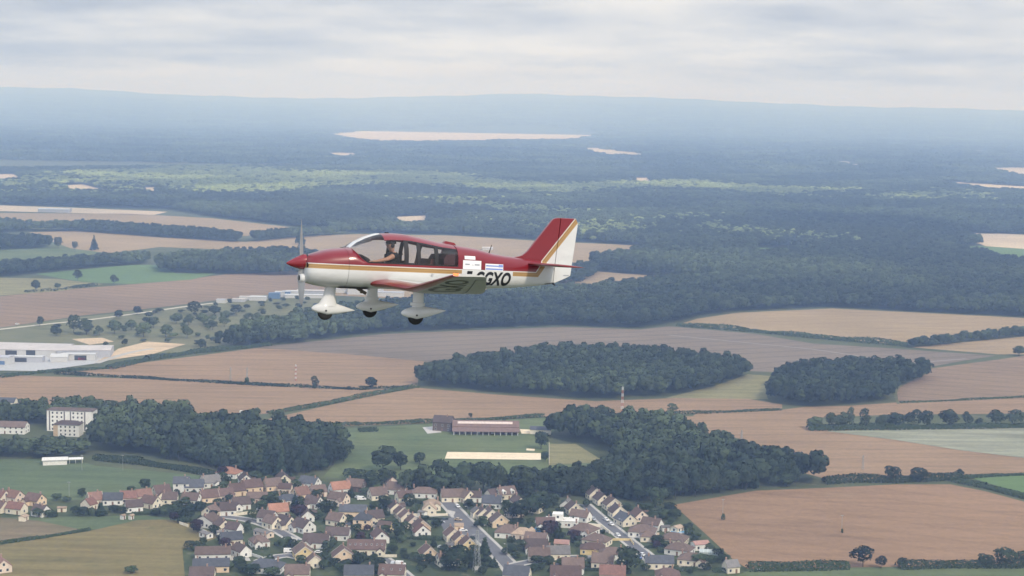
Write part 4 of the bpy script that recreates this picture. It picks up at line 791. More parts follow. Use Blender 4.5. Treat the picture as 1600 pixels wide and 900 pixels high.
# the works at the far left
M_SHEET = plain('grey_cladding', (0.42, 0.43, 0.47), 0.6, 0.06, 0.3); M_WSHEET = plain('white_cladding', (0.52, 0.52, 0.52), 0.6, 0.05, 0.3); M_RSHEET = plain('pale_roof_sheet', (0.50, 0.46, 0.44), 0.6, 0.1, 0.1)
M_BLUE = plain('blue_cladding', (0.10, 0.17, 0.30), 0.5); M_DARKBAY = plain('dark_bay', (0.05, 0.055, 0.065), 0.6); M_REDBAY = plain('red_bay', (0.30, 0.06, 0.07), 0.6)
def shed(name, x, y, L, Wd, h, ang, wall, roofm, label, rise=0.8, bays=()):
    p = G(x, y, 0); r = empty(name, (p.x, p.y, 0), R_(ang)); mb = MB(); mb.box(-L/2, L/2, 0, Wd, -.2, h); mb.build('wall', wall, r)
    mb = MB(); prof = [(-.3, h), (Wd/2, h+rise), (Wd+.3, h), (Wd+.3, h+.25), (Wd/2, h+rise+.25), (-.3, h+.25)]; mb.loft([[(-L/2-.3, a, b) for a, b in prof], [(L/2+.3, a, b) for a, b in prof]]); mb.build('roof', roofm, r)
    for x0, x1, z1, m in bays: mb = MB(); mb.box(x0, x1, -.12, -.01, 0, z1); mb.build('bay_door', m, r)
    return tag(r, label, 'building')
shed('factory_hall', 30, 556, 70, 40, 5.2, -3, M_WSHEET, M_RSHEET, 'long white factory hall with pale roof at the edge of the fields', 1.2, [(-26,-18,5,M_DARKBAY),(-12,-2,4.5,M_DARKBAY),(6,14,5,M_DARKBAY)])
shed('factory_hall', 131, 559, 44, 30, 6.2, 8, M_SHEET, M_RSHEET, 'grey clad factory hall joining the east end of the white one', 1.2, [(-18,-14,5,M_DARKBAY)])
shed('factory_unit', 122, 563, 28, 9, 5, 4, M_WSHEET, M_WSHEET, 'low white loading unit before the grey hall with dark bays', 0.3, [(-3,7,4.2,M_DARKBAY),(0,6,2.4,M_REDBAY)])
shed('factory_unit', 92, 566, 14, 12, 4.2, 6, M_WSHEET, M_WSHEET, 'small white pitched shed before the factory halls', 2.0)
shed('factory_unit', 38, 566, 30, 8, 4.5, -2, M_SHEET, M_WSHEET, 'long low grey unit before the white factory hall', 0.3, [(-8,2,3.6,M_DARKBAY)])
shed('factory_unit', 2, 570, 12, 12, 6, -8, M_WSHEET, M_SHEET, 'white end unit with a blue door at the factory', 0.5, [(-4,3,3.2,M_BLUE)])
# the trade estate beyond the nose wheel
EST = [(402,470,18,14,4,'white','white',M_WSHEET,M_WSHEET),(372,472,14,10,3,'low grey','grey',M_SHEET,M_RSHEET),(385,468,16,8,3,'low white','pale',M_WSHEET,M_RSHEET),(428,467,12,10,6,'blue','dark',M_BLUE,M_BLUE),(437,464,11,10,5.5,'narrow white','white',M_WSHEET,M_WSHEET),(447,464,9,10,6,'blue grey','blue',M_BLUE,M_SHEET),(458,463,17,12,5.5,'tall white','white',M_WSHEET,M_WSHEET),(480,466,50,10,3.5,'long white','pale',M_WSHEET,M_WSHEET),(490,460,40,12,4,'long grey','pale',M_SHEET,M_RSHEET),(570,461,40,16,8,'large white','pale',M_WSHEET,M_WSHEET),(530,458,22,12,5,'square white','pale',M_WSHEET,M_RSHEET),(610,464,30,12,5,'wide white','grey',M_WSHEET,M_SHEET),(712,464,34,12,4,'flat white','pale',M_WSHEET,M_WSHEET),(736,467,22,10,3,'flat cream','pale',M_WSHEET,M_RSHEET),(790,456,24,10,3,'thin pale','white',M_WSHEET,M_WSHEET),(345,474,10,8,4,'small pale','grey',M_WSHEET,M_SHEET)]
for i, (x, y, L, Wd, h, a, b, wm, rm) in enumerate(sorted(EST)): shed('trade_unit', x, y, L, Wd, h, -4+(i*37) % 9, wm, rm, f'{a} trade unit with {b} roof, {ORD(i+1)} from the west on the estate', 0.3)['group'] = 'units of the trade estate'
shed('airfield_hangar', 762, 391, 16, 14, 3.0, 4, M_WSHEET, M_RSHEET, 'pale hangar in the far stubble behind the rear fuselage', 1.5)
shed('far_barn', 84, 332, 60, 20, 6, 3, M_SHEET, M_WSHEET, 'pale roofed barn among trees in the far stubble', 1.5)
for i in range(18): shed('far_house', 690+i*8.2+(i*13 % 5), 203.2-(i % 3)*0.6, 26+(i*7 % 5)*6, 30, 13, 0, M_WSHEET, M_WSHEET, f'tiny white building beyond the long pale field, {ORD(i+1)} from its west end', 1)['group'] = 'white buildings beyond the long field'
# masts and pylons
M_STEEL = plain('galvanised_steel', (0.36, 0.37, 0.38), 0.5, 0.1, 2, metal=0.3); M_MRED = plain('mast_red', (0.42, 0.15, 0.11), 0.5); M_MWHITE = plain('mast_white', (0.65, 0.65, 0.65), 0.5)
def mast(name, x, y, H, w0, w1, label, bands=None, arms=(), bar=0.09):
    p = G(x, y, 0); r = empty(name, (p.x, p.y, 0), R_(20)); nseg = 8
    for k in range(nseg if bands else 1):
        z0, z1 = (H*k/nseg, H*(k+1)/nseg) if bands else (0, H); mb = MB(); sub = 1 if bands else 9
        for q in range(sub):
            a0 = z0+(z1-z0)*q/sub; a1 = z0+(z1-z0)*(q+1)/sub; wa = w0+(w1-w0)*a0/H; wb = w0+(w1-w0)*a1/H
            ca = [(sx*wa/2, sy*wa/2, a0) for sx, sy in ((-1,-1),(1,-1),(1,1),(-1,1))]; cb = [(sx*wb/2, sy*wb/2, a1) for sx, sy in ((-1,-1),(1,-1),(1,1),(-1,1))]
            for i in range(4):
                mb.tube(ca[i], cb[i], bar, bar, 5); mb.tube(ca[i], cb[(i+1) % 4], bar*0.6, bar*0.6, 4); mb.tube(cb[i], cb[(i+1) % 4], bar*0.6, bar*0.6, 4)
        mb.build('lattice_section', (M_MRED if k % 2 == 0 else M_MWHITE) if bands else M_STEEL, r)
    for z, l in arms: mb = MB(); mb.tube((-l, 0, z), (l, 0, z), bar*0.9, bar*0.5, 5); mb.tube((0, 0, z+.9), (l, 0, z), bar*.5, bar*.5, 4); mb.tube((0, 0, z+.9), (-l, 0, z), bar*.5, bar*.5, 4); mb.build('cross_arm', M_STEEL, r)
    return tag(r, label, 'mast')
mast('radio_mast', 972, 645, 19, 1.6, 0.8, 'red and white banded lattice mast at the edge of the park wood', True, bar=0.09)
mast('radio_mast', 462, 595, 13, 1.0, 0.6, 'slim red and white mast standing in the wheat', True, bar=0.10)
mast('pylon', 1158, 703, 13, 1.6, 0.4, 'grey lattice pylon in the stubble above the wood', arms=((11, 2.5),), bar=0.08)
mast('pylon', 745, 893, 20, 3.2, 0.8, 'large grey lattice pylon in the village beside the big dark tree', arms=((15, 3.4), (18, 2.6)), bar=0.09)
mast('pylon', 1348, 734, 9, 1.2, 0.4, 'faint small pylon in the stubble above the hedge trees', arms=((8, 2),), bar=0.06)
mast('pylon', 360, 595, 11, 1.2, 0.4, 'faint grey pylon in the wheat west of the slim mast', arms=((9, 2),), bar=0.08)
mast('pylon', 386, 597, 12, 1.2, 0.4, 'grey pylon over a dark bush in the wheat hedge', arms=((10, 2),), bar=0.08)
for x, y, h, w, lab in ((1130,813,9,7,'bush under the pole in the wheat field, nearer the village'),(1316,833,7,5,'bush under the pole in the middle of the wheat field'),(386,600,10,10,'dark bush under the pylon on the wheat hedge'),(492,607,9,9,'dark bush under the thin tree on the wheat hedge')):
    mtree('bush', x, y, w, h, label='small dark '+lab, cat='bush')
for x, y, h, lab in ((1129,812,11,'slim pole rising from a bush in the wheat near the village'),(1315,832,9,'slim pole rising from a bush in the middle of the wheat'),(108,776,8,'slim dark pole on the mown sports field edge'),(128,735,9,'slim pale floodlight pole below the changing rooms'),(192,735,9,'slim pale floodlight pole on the sports field below the hedge')):
    p = G(x, y, 0); r = empty('pole', (p.x, p.y, 0)); mb = MB(); mb.tube((0,0,-.2), (0,0,h), 0.13, 0.09, 6); mb.build('shaft', M_STEEL, r); mb = MB(); mb.box(-.7, .7, -.1, .1, h-.1, h+.25); mb.build('crossbar', M_STEEL, r); tag(r, lab, 'pole')
# street lamps along the two streets
for i, (x, y) in enumerate(((722,812),(752,842),(783,872),(931,808),(962,832),(992,858))):
    p = G(x+9, y-3, 0); r = empty('street_lamp', (p.x, p.y, 0), R_(200)); mb = MB(); mb.tube((0,0,-.2), (0,0,6), .09, .06, 6); mb.tube((0,0,6), (1.2,0,6.3), .05, .05, 5); mb.build('post', M_STEEL, r); mb = MB(); mb.box(1.0, 1.7, -.12, .12, 6.25, 6.4); mb.build('lamp_head', M_FRAME, r)
    tag(r, f'grey street lamp, {ORD(i % 3+1)} down the {"main road" if i < 3 else "straight street by the wood"}', 'street lamp', 'street lamps')
# cars and vans
def car(x, y, ang, col, label, van=False):
    p = G(x, y, 0.3); r = empty('van' if van else 'parked_car', (p.x, p.y, 0.16), R_(ang)); m = plain('car_paint_'+col[0], col[1], 0.3, 0.04, spec=0.5)
    if van: prof = [(-2.5,.35),(2.5,.35),(2.5,1.0),(1.75,1.25),(1.2,2.15),(-2.4,2.25),(-2.5,1.2)]
    else: prof = [(-2.05,.35),(2.05,.35),(2.1,.75),(1.1,.92),(.45,1.42),(-1.0,1.45),(-1.75,1.0),(-2.1,.9)]
    mb = MB(); mb.loft([[(a, s*w, b) for a, b in prof] for s, w in ((-1, .82), (1, .82))]); mb.build('body', m, r)
    mb = MB()
    for s in (-1, 1):
        a = [(-1.5,1.02),(0.95,1.0),(.42,1.36),(-.95,1.38)] if not van else [(0.3,1.3),(1.55,1.28),(1.15,2.0),(.3,2.0)]
        mb.quad([(q, s*.835, w) for q, w in (a if s < 0 else a[::-1])])
    mb.poly([(1.05,-.7,.97),(1.05,.7,.97),(.5,.7,1.40),(.5,-.7,1.40)] if not van else [(1.76,-.7,1.3),(1.76,.7,1.3),(1.27,.7,2.1),(1.27,-.7,2.1)], [(0,1,2,3)]); mb.build('window', M_GLASS, r)
    for sx in (-1.3, 1.3):
        for sy in (-1, 1): mb = MB(); mb.tube((sx, sy*.62, .32), (sx, sy*.84, .32), .32, .32, 10); mb.build('wheel', plain('tyre_rubber', (.02, .02, .02), .8), r)
    return tag(r, label, 'van' if van else 'car', None)
CW, CG, CD, CB, CR = ('white', (.8,.8,.8)), ('silver', (.45,.47,.5)), ('black', (.03,.03,.04)), ('blue', (.06,.12,.3)), ('red', (.35,.05,.05))
for x, y, a, c, lab in ((1190,891,10,CW,'white car parked on the verge at the corner of the wheat field'),(724,830,15,CW,'white car parked across the car park by the main road'),(689,817,20,CG,'silver car on the car park nearest the stepped row'),(715,792,-70,CW,'white car at the closed end of the main road'),(716,813,-20,('sand',(.5,.38,.25)),'sand coloured car on the verge beside the car park'),(947,813,-65,CW,'white car at the kerb high on the straight street'),(955,820,-65,CW,'second white car at the kerb of the straight street'),(965,837,-65,CW,'white car at the kerb midway down the straight street'),
                        (927,812,-65,CG,'silver car across from the white ones on the straight street'),(1004,868,-60,CW,'white car low on the straight street by the long house'),(1012,875,-60,CD,'black car low on the straight street by the long house'),(998,872,-60,CB,'blue car by the big round tree on the straight street'),(614,881,80,CG,'silver car on the drive beside the white camper'),(470,877,0,CD,'black car before the yellow gabled house'),(546,816,5,CG,'silver car on the grass beside the tall hipped house'),(690,856,0,CG,'silver car beside the twin gabled house'),(407,797,20,CW,'white car in the garden beside the orange roofed house'),(498,864,0,CW,'white car between the gabled houses'),(560,778,0,CG,'silver car behind the long slate roof'),(872,884,60,CD,'dark car in the lane of the lower east streets'),(27,507,15,CW,'white vehicle alone on the far pale track')):
    car(x, y, a, c, lab)
car(626, 883, 0, CW, 'white camper van parked on a lawn below the skylight row', True); car(451, 863, 10, CW, 'white van beside the yellow gabled house', True); car(565, 781, 15, CW, 'white van in the yard below the timber house', True)
# garden sheds, caravan, pools, tarpaulin
def hut(x, y, L, Wd, h, ang, wall, roof, label, name='garden_shed', cat='shed'):
    p = G(x, y, 1.2); r = empty(name, (p.x, p.y, 0), R_(ang)); gable_house(r, L, Wd, h, 22, roof, wall, chimney=False, windows=False); put('door', ME_DOOR, r, (0, -Wd/2, 0), math.pi); tag(r, label, cat)
hut(37,810,4.5,3.5,2.3,80,'cream','beige','tiny cream shed at the edge of the brown meadow'); hut(97,796,4.5,2.6,2.2,5,'cream','beige','small cream hut alone on the grass gap by the hamlet')
hut(717,825,4.5,4.5,2.8,5,'peach','beige','square peach hut beside the car park'); hut(192,808,2.2,2,2.2,60,'white','beige','tiny white hut of a pair by the straw meadow, western'); hut(205,808,2.2,2,2.2,60,'white','beige','tiny white hut of a pair by the straw meadow, eastern')
hut(660,803,4,3,2.4,-30,'white','grey','white shed behind the stepped row'); hut(703,854,4,3,2.4,0,'white','grey','white shed beside the red-brown gabled row'); hut(589,826,3.5,3,2.3,0,'cream','grey','cream shed under trees beside the tall hipped house'); hut(1040,826,4,3,2.3,10,'white','grey','white shed under the woodland edge'); hut(812,888,3.5,3,2.2,0,'white','grey','white shed beside the lane under the pylon'); hut(345,834,4,3,2.3,20,'white','grey','white shed below the peach cross gabled house'); hut(543,822,3,3,2.2,0,'white','slate','white shed at the corner of the tall hipped house')
def glasshouse(x, y, ang, label):
    p = G(x, y, 1); r = empty('greenhouse', (p.x, p.y, 0), R_(ang)); mb = MB(); prof = [(-2.2,0),(2.2,0),(2.2,1.8),(0,2.9),(-2.2,1.8)]; mb.loft([[(-5, a, b) for a, b in prof], [(5, a, b) for a, b in prof]]); mb.build('glazing', plain('greenhouse_glass', (.4,.45,.45), .25, .1, spec=.5), r)
    for k in range(6): mb = MB(); q = -5+k*2; mb.loft([[(q+d, a*1.01, b*1.012) for a, b in prof] for d in (-.05, .05)]); mb.build('frame_bar', M_FRAME, r)
    tag(r, label, 'greenhouse')
glasshouse(1109, 864, -8, 'grey greenhouse behind the houses at the wheat field corner')
def pool(x, y, rad, label, sq=None):
    p = G(x, y, 0.4); r = empty('swimming_pool', (p.x, p.y, 0.17)); mb = MB(); n = 20
    if sq: mb.box(-sq[0], sq[0], -sq[1], sq[1], 0, .35)
    else: mb.tube((0,0,0), (0,0,1.1), rad, rad, n)
    mb.build('rim', M_FRAME if sq else plain('pool_blue', (.05,.2,.5), .4), r); mb = MB()
    if sq: mb.box(-sq[0]+.4, sq[0]-.4, -sq[1]+.4, sq[1]-.4, .352, .37)
    else: mb.tube((0,0,1.1), (0,0,1.12), rad*.93, rad*.93, n)
    mb.build('water', plain('pool_water', (.10,.35,.6), .15, spec=.5), r); tag(r, label, 'pool')
pool(838, 829, 2.6, 'round bright blue pool in the garden beside the white cubic house'); pool(1062, 831, 0, 'pale rectangular pool behind the hipped houses by the wheat', (5, 2.4)); pool(755, 777, 0, 'blue rectangular pool behind the slate houses by the wood', (3, 2.5))
# walls and terraces
def gwall(pix, h, label, name='garden_wall', m=None, t=.25):
    P = [G(x, y, 0) for x, y in pix]; mb = MB()
    for a, b in zip(P, P[1:]): d = b-a; mb.obox(((a.x+b.x)/2, (a.y+b.y)/2, 0.1), d.length+.1, t, h, math.atan2(d.y, d.x))
    tag(mb.build(name, m or WM['cream']), label, 'wall')
gwall([(350,806),(372,806),(400,802)], 1.6, 'long cream wall curving beside the street bend'); gwall([(280,819),(294,824)], 1.4, 'short pale wall at the corner of the straw meadow'); gwall([(312,831),(328,839)], 2.2, 'white wall before the white annexe at the straw meadow', m=WM['white']); gwall([(920,822),(940,824),(952,834)], 1.5, 'cream wall along the straight street by the brown hipped roof')
gwall([(392,868),(410,874)], 1.3, 'white wall slanting beside the lower street', m=WM['white']); gwall([(642,806),(700,806)], 1.2, 'pale wall along the top of the car park'); gwall([(858,694),(858,727)], 1.2, 'pale fence dividing the arena from the mown meadow', 'field_fence'); gwall([(598,871),(620,871)], 1.4, 'pale wall above the drive of the camper van')
gwall([(950,845),(985,845),(990,852)], 1.2, 'yellowish wall along the straight street, below the yellow house', m=WM['yellow']); gwall([(1010,836),(1030,836)], 1.2, 'low pinkish wall before the hipped house by the street', m=WM['pinkish'])
# garden trees, bushes and hedges
GT = [('garden',128,778,10,13),('garden',60,808,18,12),('garden',78,808,14,10),('garden',88,782,14,9),('garden',104,784,12,7),('bush',84,808,12,6),('garden',118,806,14,14),('garden',130,807,14,13),('garden',142,806,12,11),('conifer',158,806,13,17),('garden',178,800,16,9),('garden',192,802,16,9),('garden',226,766,15,15),('garden',205,768,12,7),('garden',244,806,16,10),('garden',258,806,18,16),('garden',272,806,22,17),('garden',286,806,16,12),('garden',290,790,16,12),('garden',300,798,14,9),('bush',290,816,14,6),('bush',282,817,14,6),
      ('purple',348,746,14,14),('garden',338,770,14,9),('conifer',341,805,13,16),('garden',334,836,15,14),('garden',346,848,14,13),('garden',385,832,14,13),('garden',394,812,14,14),('garden',410,800,18,15),('garden',416,788,16,12),('garden',433,794,14,13),('garden',424,778,14,9),('purple',466,812,22,20),('garden',470,794,16,15),('conifer',461,790,10,17),('garden',481,812,16,14),('garden',512,806,26,22),('garden',528,820,14,9),('garden',497,812,14,10),('garden',500,795,12,9),
      ('garden',562,752,22,17),('garden',580,758,22,20),('garden',604,758,24,22),('garden',548,748,20,15),('garden',572,773,16,10),('garden',600,793,18,16),('garden',612,798,14,14),('garden',585,800,16,14),('garden',548,818,16,9),('garden',557,830,16,10),('garden',600,838,20,15),('garden',627,842,26,25),('garden',615,822,14,9),('garden',663,818,14,12),('garden',562,842,14,10),('garden',545,838,12,9),
      ('garden',445,858,18,16),('garden',458,860,18,14),('garden',512,862,16,15),('garden',520,855,14,13),('garden',506,890,16,14),('garden',522,882,14,9),('garden',585,880,12,14),('conifer',588,896,11,18),('garden',565,878,18,14),('garden',552,872,14,10),('garden',614,866,14,13),('garden',631,870,10,12),('garden',648,876,16,12),('garden',660,880,14,12),('garden',672,882,14,14),('garden',694,876,18,20),('garden',712,892,36,36),('garden',735,890,20,24),('garden',700,892,20,24),('conifer',757,868,14,24),('garden',740,862,12,10),('conifer',772,886,11,14),('garden',762,882,12,10),('garden',790,866,14,9),('garden',800,862,16,10),('garden',818,860,24,16),('garden',806,872,14,8),
      ('garden',733,792,10,11),('garden',757,822,13,9),('garden',745,824,10,8),('garden',800,812,22,24),('garden',815,816,26,30),('garden',832,806,26,28),('garden',850,800,22,22),('garden',845,786,22,16),('garden',866,786,16,14),('garden',876,770,16,13),('garden',862,812,14,9),('garden',790,796,14,11),('garden',808,788,18,12),('garden',826,774,18,14),('purple',860,840,24,22),('purple',897,847,18,16),('garden',845,838,14,12),('garden',876,858,14,10),('garden',980,893,32,33),('garden',1008,892,14,10),('garden',916,792,12,10),('garden',905,800,12,9),('garden',1025,793,30,30),('garden',1003,800,18,13),('garden',1018,812,20,13),('garden',1036,810,20,14),('garden',1052,812,22,14),('garden',1014,802,14,14),('garden',1046,800,18,13),
      ('garden',1028,850,18,12),('garden',1040,855,16,9),('garden',1092,884,24,16),('garden',1108,884,20,16),('garden',1122,870,18,12),('garden',1130,880,14,12),('garden',1078,835,14,9),('garden',1088,842,14,8),('garden',910,880,14,12),('garden',922,886,14,12),('garden',838,880,18,10),('garden',856,882,18,11),('bush',830,872,14,7),('bush',770,886,12,6),('garden',355,892,18,11),('garden',395,898,22,14),('garden',425,900,20,12),('conifer',382,892,9,16),('garden',205,896,16,10),('bush',660,888,16,6),('bush',480,884,12,6),('garden',540,885,18,9)]
def gaps(n):
    # gardens between the houses are full of shrubs and small trees
    out = []; rr = random.Random(5); poly = pixpoly([(200,795),(300,762),(345,748),(470,748),(560,755),(640,752),(880,790),(1030,800),(1095,838),(1150,885),(1080,898),(300,898),(290,862),(330,840)]); A = np.array(poly)
    while len(out) < n:
        x = rr.uniform(A[:, 0].min(), A[:, 0].max()); y = rr.uniform(A[:, 1].min(), A[:, 1].max())
        if not inpoly(np.array([x]), np.array([y]), poly)[0] or any(math.hypot(x-a, y-b) < r*0.75+3.2 for a, b, r in HOUSE_POS): continue
        p = Vector((x, y, 0))
        if any((p-(a+(b-a)*max(0, min(1, (p-a).dot(b-a)/(b-a).length_squared)))).length < 7 for S in STREETS for a, b in zip(S, S[1:])): continue
        d = p-CAM_P; z = d.dot(cam_f); px, py = 800+FPX*d.dot(cam_r)/z, 450-FPX*d.dot(cam_u)/z
        if 690 < px < 750 and 805 < py < 845: continue
        k = rr.choices(('garden', 'bush', 'conifer', 'purple'), (60, 30, 7, 3))[0]; w = rr.uniform(8, 17) if k != 'conifer' else rr.uniform(6, 9); out.append((k, px, py, w if k != 'bush' else w*0.7, w*rr.uniform(.7, 1.0) if k == 'garden' else w*0.45 if k == 'bush' else w*1.8 if k == 'conifer' else w))
    return out
GT = sorted(GT+gaps(240), key=lambda g: g[1])
STN = [(0,110,'by the hamlet and brown meadow'),(110,310,'along the sports field houses'),(310,430,'round the street bend'),(430,545,'among the houses under the dark wood'),(545,690,'round the stepped row'),(690,780,'beside the main road'),(780,880,'between the two streets'),(880,1000,'beside the straight street'),(1000,1200,'towards the wheat field')]
cnt = {}
for k, x, y, w, h in GT:
    st = [s for a, b, s in STN if a <= x < b][0]; key = (k, st, w > 17); cnt[key] = cnt.get(key, 0)+1
    mtree(k, x, y, w*1.3, h*1.25, label=f'{"wide" if w > 17 else "small"} {dict(garden="green garden tree", conifer="dark pointed conifer", purple="purple leaved tree", bush="round bush")[k]} {st}, {ORD(cnt[key])} from the west', group='garden trees of the village', cat='bush' if k == 'bush' else 'tree')
for i, (pp, w, h) in enumerate((([(128,796),(142,797)],3,1.6),([(205,804),(250,803)],3,1.8),([(280,815),(303,815)],3.5,2.2),([(300,822),(318,833)],3,1.6),([(540,893),(600,878)],2,1.4),([(505,886),(560,881)],3,1.8),([(652,812),(700,812)],2.5,1.4),([(655,840),(690,844)],4,2.2),([(540,845),(640,842),(690,845)],2.5,1.6),([(1008,857),(1038,853)],2.5,1.6),([(1045,893),(1090,891)],3,2),([(1114,894),(1140,894)],4,2.6),([(835,852),(870,850)],2.5,1.5),([(905,852),(935,858)],2,1.2),([(700,776),(740,775)],2,1.2),([(870,893),(950,891)],3,1.6),([(360,836),(380,838)],2.5,1.6),([(395,858),(420,858)],2.5,1.5),([(690,889),(730,893)],3,1.6),([(410,772),(450,772)],2.5,1.6),([(510,776),(540,772)],2.5,1.6),([(330,768),(360,762)],2.5,1.8),([(765,822),(790,826)],2.5,1.6),([(620,780),(660,787)],2.5,1.6))):
    st = [s for a, b, s in STN if a <= pp[0][0] < b][0]
    hedge(pp, w, h, f'clipped garden hedge {st}, {ORD(i+1)} counting from the hamlet', 'garden_hedge', mat=LEAF_GARDEN, size=0.6)['group'] = 'garden hedges'

# ------------------------------------------------------------------ the aircraft: local x aft from the spinner tip, y to its right wing, z up
def attitude(psi, pit, bank):
    ps, pi_, b = R_(psi), R_(pit), R_(bank); A = Vector((math.cos(ps), math.sin(ps), 0)); Y = Vector((-math.sin(ps), math.cos(ps), 0)); Z = Vector((0, 0, 1))
    A2 = A*math.cos(pi_)-Z*math.sin(pi_); Z2 = Z*math.cos(pi_)+A*math.sin(pi_); return A2, Y*math.cos(b)-Z2*math.sin(b), Z2*math.cos(b)+Y*math.sin(b)
AX, AY, AZ = attitude(26, 4, 3.7); A_ORG = Vector((-4.6583, 34.0917, 216.685))
AMAT = Matrix.Translation(A_ORG) @ Matrix((AX, AY, AZ)).transposed().to_4x4()
AC = empty('light_aircraft', None, mat=AMAT)
tag(AC, 'red and white low winged light aircraft with gold stripes flying over the fields', 'aircraft')
RED = (0.20, 0.010, 0.018); WHITE = (0.66, 0.66, 0.645); GOLD = (0.42, 0.255, 0.095); DKGOLD = (0.20, 0.10, 0.04)
def gloss(name, col, rough=0.28, coat=0.4, var=0.05):
    m, nt, b = mat_new(name); f = mrange(nt, nz(nt, 3.0, 5), 0.3, 0.7); c = mixc(nt, f, tuple(x*(1-var) for x in col), tuple(min(1, x*(1+var)) for x in col))
    nt.links.new(c, b.inputs['Base Color']); b.inputs['Roughness'].default_value = rough; b.inputs['Coat Weight'].default_value = coat; b.inputs['Coat Roughness'].default_value = 0.12; return m
M_RED = gloss('aircraft_red', RED); M_WHT = gloss('aircraft_white', WHITE); M_TYRE = plain('tyre_rubber', (.02, .02, .02), .8); M_DARK = plain('cabin_dark', (0.025, 0.025, 0.03), 0.6, 0.1, 5); M_BLK = plain('black_paint', (0.015, 0.017, 0.022), 0.4)
def livery(name, fin=False, plate=True):
    """red above, white below, gold stripes between; on the tail the stripes turn up along the fin"""
    m, nt, b = mat_new(name); tc = nt.nodes.new('ShaderNodeTexCoord'); sp = nt.nodes.new('ShaderNodeSeparateXYZ'); nt.links.new(tc.outputs['Object'], sp.inputs[0]); X, Z = sp.outputs[0], sp.outputs[2]
    zs = nmath(nt, 'ADD', 0.034, nmath(nt, 'MULTIPLY', nmath(nt, 'MAXIMUM', nmath(nt, 'SUBTRACT', X, 1.2), 0.0), 0.005)); d1 = nmath(nt, 'SUBTRACT', Z, zs)
    d2 = nmath(nt, 'ADD', nmath(nt, 'MULTIPLY', nmath(nt, 'SUBTRACT', X, 5.849), -0.780), nmath(nt, 'MULTIPLY', nmath(nt, 'SUBTRACT', Z, 0.272), 0.626)); d2 = nmath(nt, 'MULTIPLY', d2, 0.88)
    d = nmath(nt, 'MINIMUM', d1, d2); fac = nmath(nt, 'ADD', nmath(nt, 'MULTIPLY', d, 4.0), 0.5)
    r = nt.nodes.new('ShaderNodeValToRGB'); r.color_ramp.interpolation = 'CONSTANT'; e = r.color_ramp.elements
    stops = [(0.0, WHITE), (0.065, GOLD), (0.18, DKGOLD), (0.205, GOLD), (0.32, DKGOLD), (0.35, GOLD), (0.435, WHITE), (0.50, RED)]
    e[0].position = 0; e[0].color = rgba(WHITE); e[1].position = stops[-1][0]; e[1].color = rgba(RED)
    for p, c in stops[1:-1]: q = e.new(p); q.color = rgba(c)
    nt.links.new(fac, r.inputs[0]); col = r.outputs[0]
    if plate:   # the white panel behind the registration interrupts the stripes
        a = nmath(nt, 'MULTIPLY', nmath(nt, 'GREATER_THAN', X, 3.76), nmath(nt, 'LESS_THAN', X, 5.06)); a = nmath(nt, 'MULTIPLY', a, nmath(nt, 'LESS_THAN', d1, 0.0)); col = mixc(nt, a, col, WHITE)
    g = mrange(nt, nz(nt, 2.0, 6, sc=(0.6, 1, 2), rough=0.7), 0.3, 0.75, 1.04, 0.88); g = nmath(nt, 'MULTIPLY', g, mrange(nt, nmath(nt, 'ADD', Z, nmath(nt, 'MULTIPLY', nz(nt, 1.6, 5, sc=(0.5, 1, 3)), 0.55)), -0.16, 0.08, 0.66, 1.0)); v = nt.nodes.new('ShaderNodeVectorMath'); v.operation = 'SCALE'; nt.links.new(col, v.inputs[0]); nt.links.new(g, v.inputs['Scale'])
    nt.links.new(v.outputs[0], b.inputs['Base Color']); b.inputs['Roughness'].default_value = 0.28; b.inputs['Coat Weight'].default_value = 0.4; b.inputs['Coat Roughness'].default_value = 0.12; return m
M_LIV = livery('aircraft_livery')
def sgnp(v, e): return math.copysign(abs(v)**e, v)
ZMID = [(.37,-.09),(.6,-.09),(1.0,-.05),(1.33,-.01),(1.5,.05),(1.6,.086),(3.66,.094),(4.2,.07),(5.2,.02),(6.2,.03)]
def zmid(x, zt): return min(float(np.interp(x, [a for a, b in ZMID], [b for a, b in ZMID])), zt-.004)
def ring(x, zb, zt, w, n, N=40, tub=False, zs=None):
    """one section of the body; in the cabin the upper half dips into a tub"""
    out = []
    for k in range(N):
        t = 2*math.pi*k/N; c, s = math.cos(t), math.sin(t)
        if not tub: zc = zmid(x, zt); out.append((x, w*sgnp(c, 2/n), zc+((zt-zc) if s > 0 else (zc-zb))*sgnp(s, 2/n)))
        else:
            H = zt-zb
            if s <= 1e-6: out.append((x, w*sgnp(c, 2/n), zt+H*sgnp(s, 2/n) if s < -1e-6 else zt))
            else: out.append((x, (w-.035)*sgnp(c, 2/4), zt-0.40*min(1, abs(s)**0.5)))
    return out
def interp_table(T, x): xs = [r[0] for r in T]; return [float(np.interp(x, xs, [r[k] for r in T])) for k in range(1, len(T[0]))]
COWL = [(0.375,-.285,.10,.20,2.2),(0.40,-.345,.165,.275,2.3),(0.46,-.395,.200,.33,2.4),(0.60,-.43,.245,.385,2.5),(0.764,-.452,.300,.43,2.6),(0.90,-.462,.332,.46,2.6),(1.043,-.466,.354,.49,2.6),(1.188,-.464,.370,.515,2.7)]
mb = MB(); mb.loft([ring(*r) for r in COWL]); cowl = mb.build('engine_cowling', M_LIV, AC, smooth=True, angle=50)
mb = MB(); mb.loft([[(x, w*.9*sgnp(math.cos(t), .83), (a+b_)/2+(b_-a)/2*sgnp(math.sin(t), .83)) for t in np.linspace(0, 2*math.pi, 21)[:-1]] for x, a, b_, w in ((0.30,-.335,-.235,.06),(0.285,-.36,-.225,.10),(0.33,-.385,-.20,.14),(0.46,-.395,-.16,.15))]); mb.build('air_scoop', M_WHT, cowl, smooth=True)
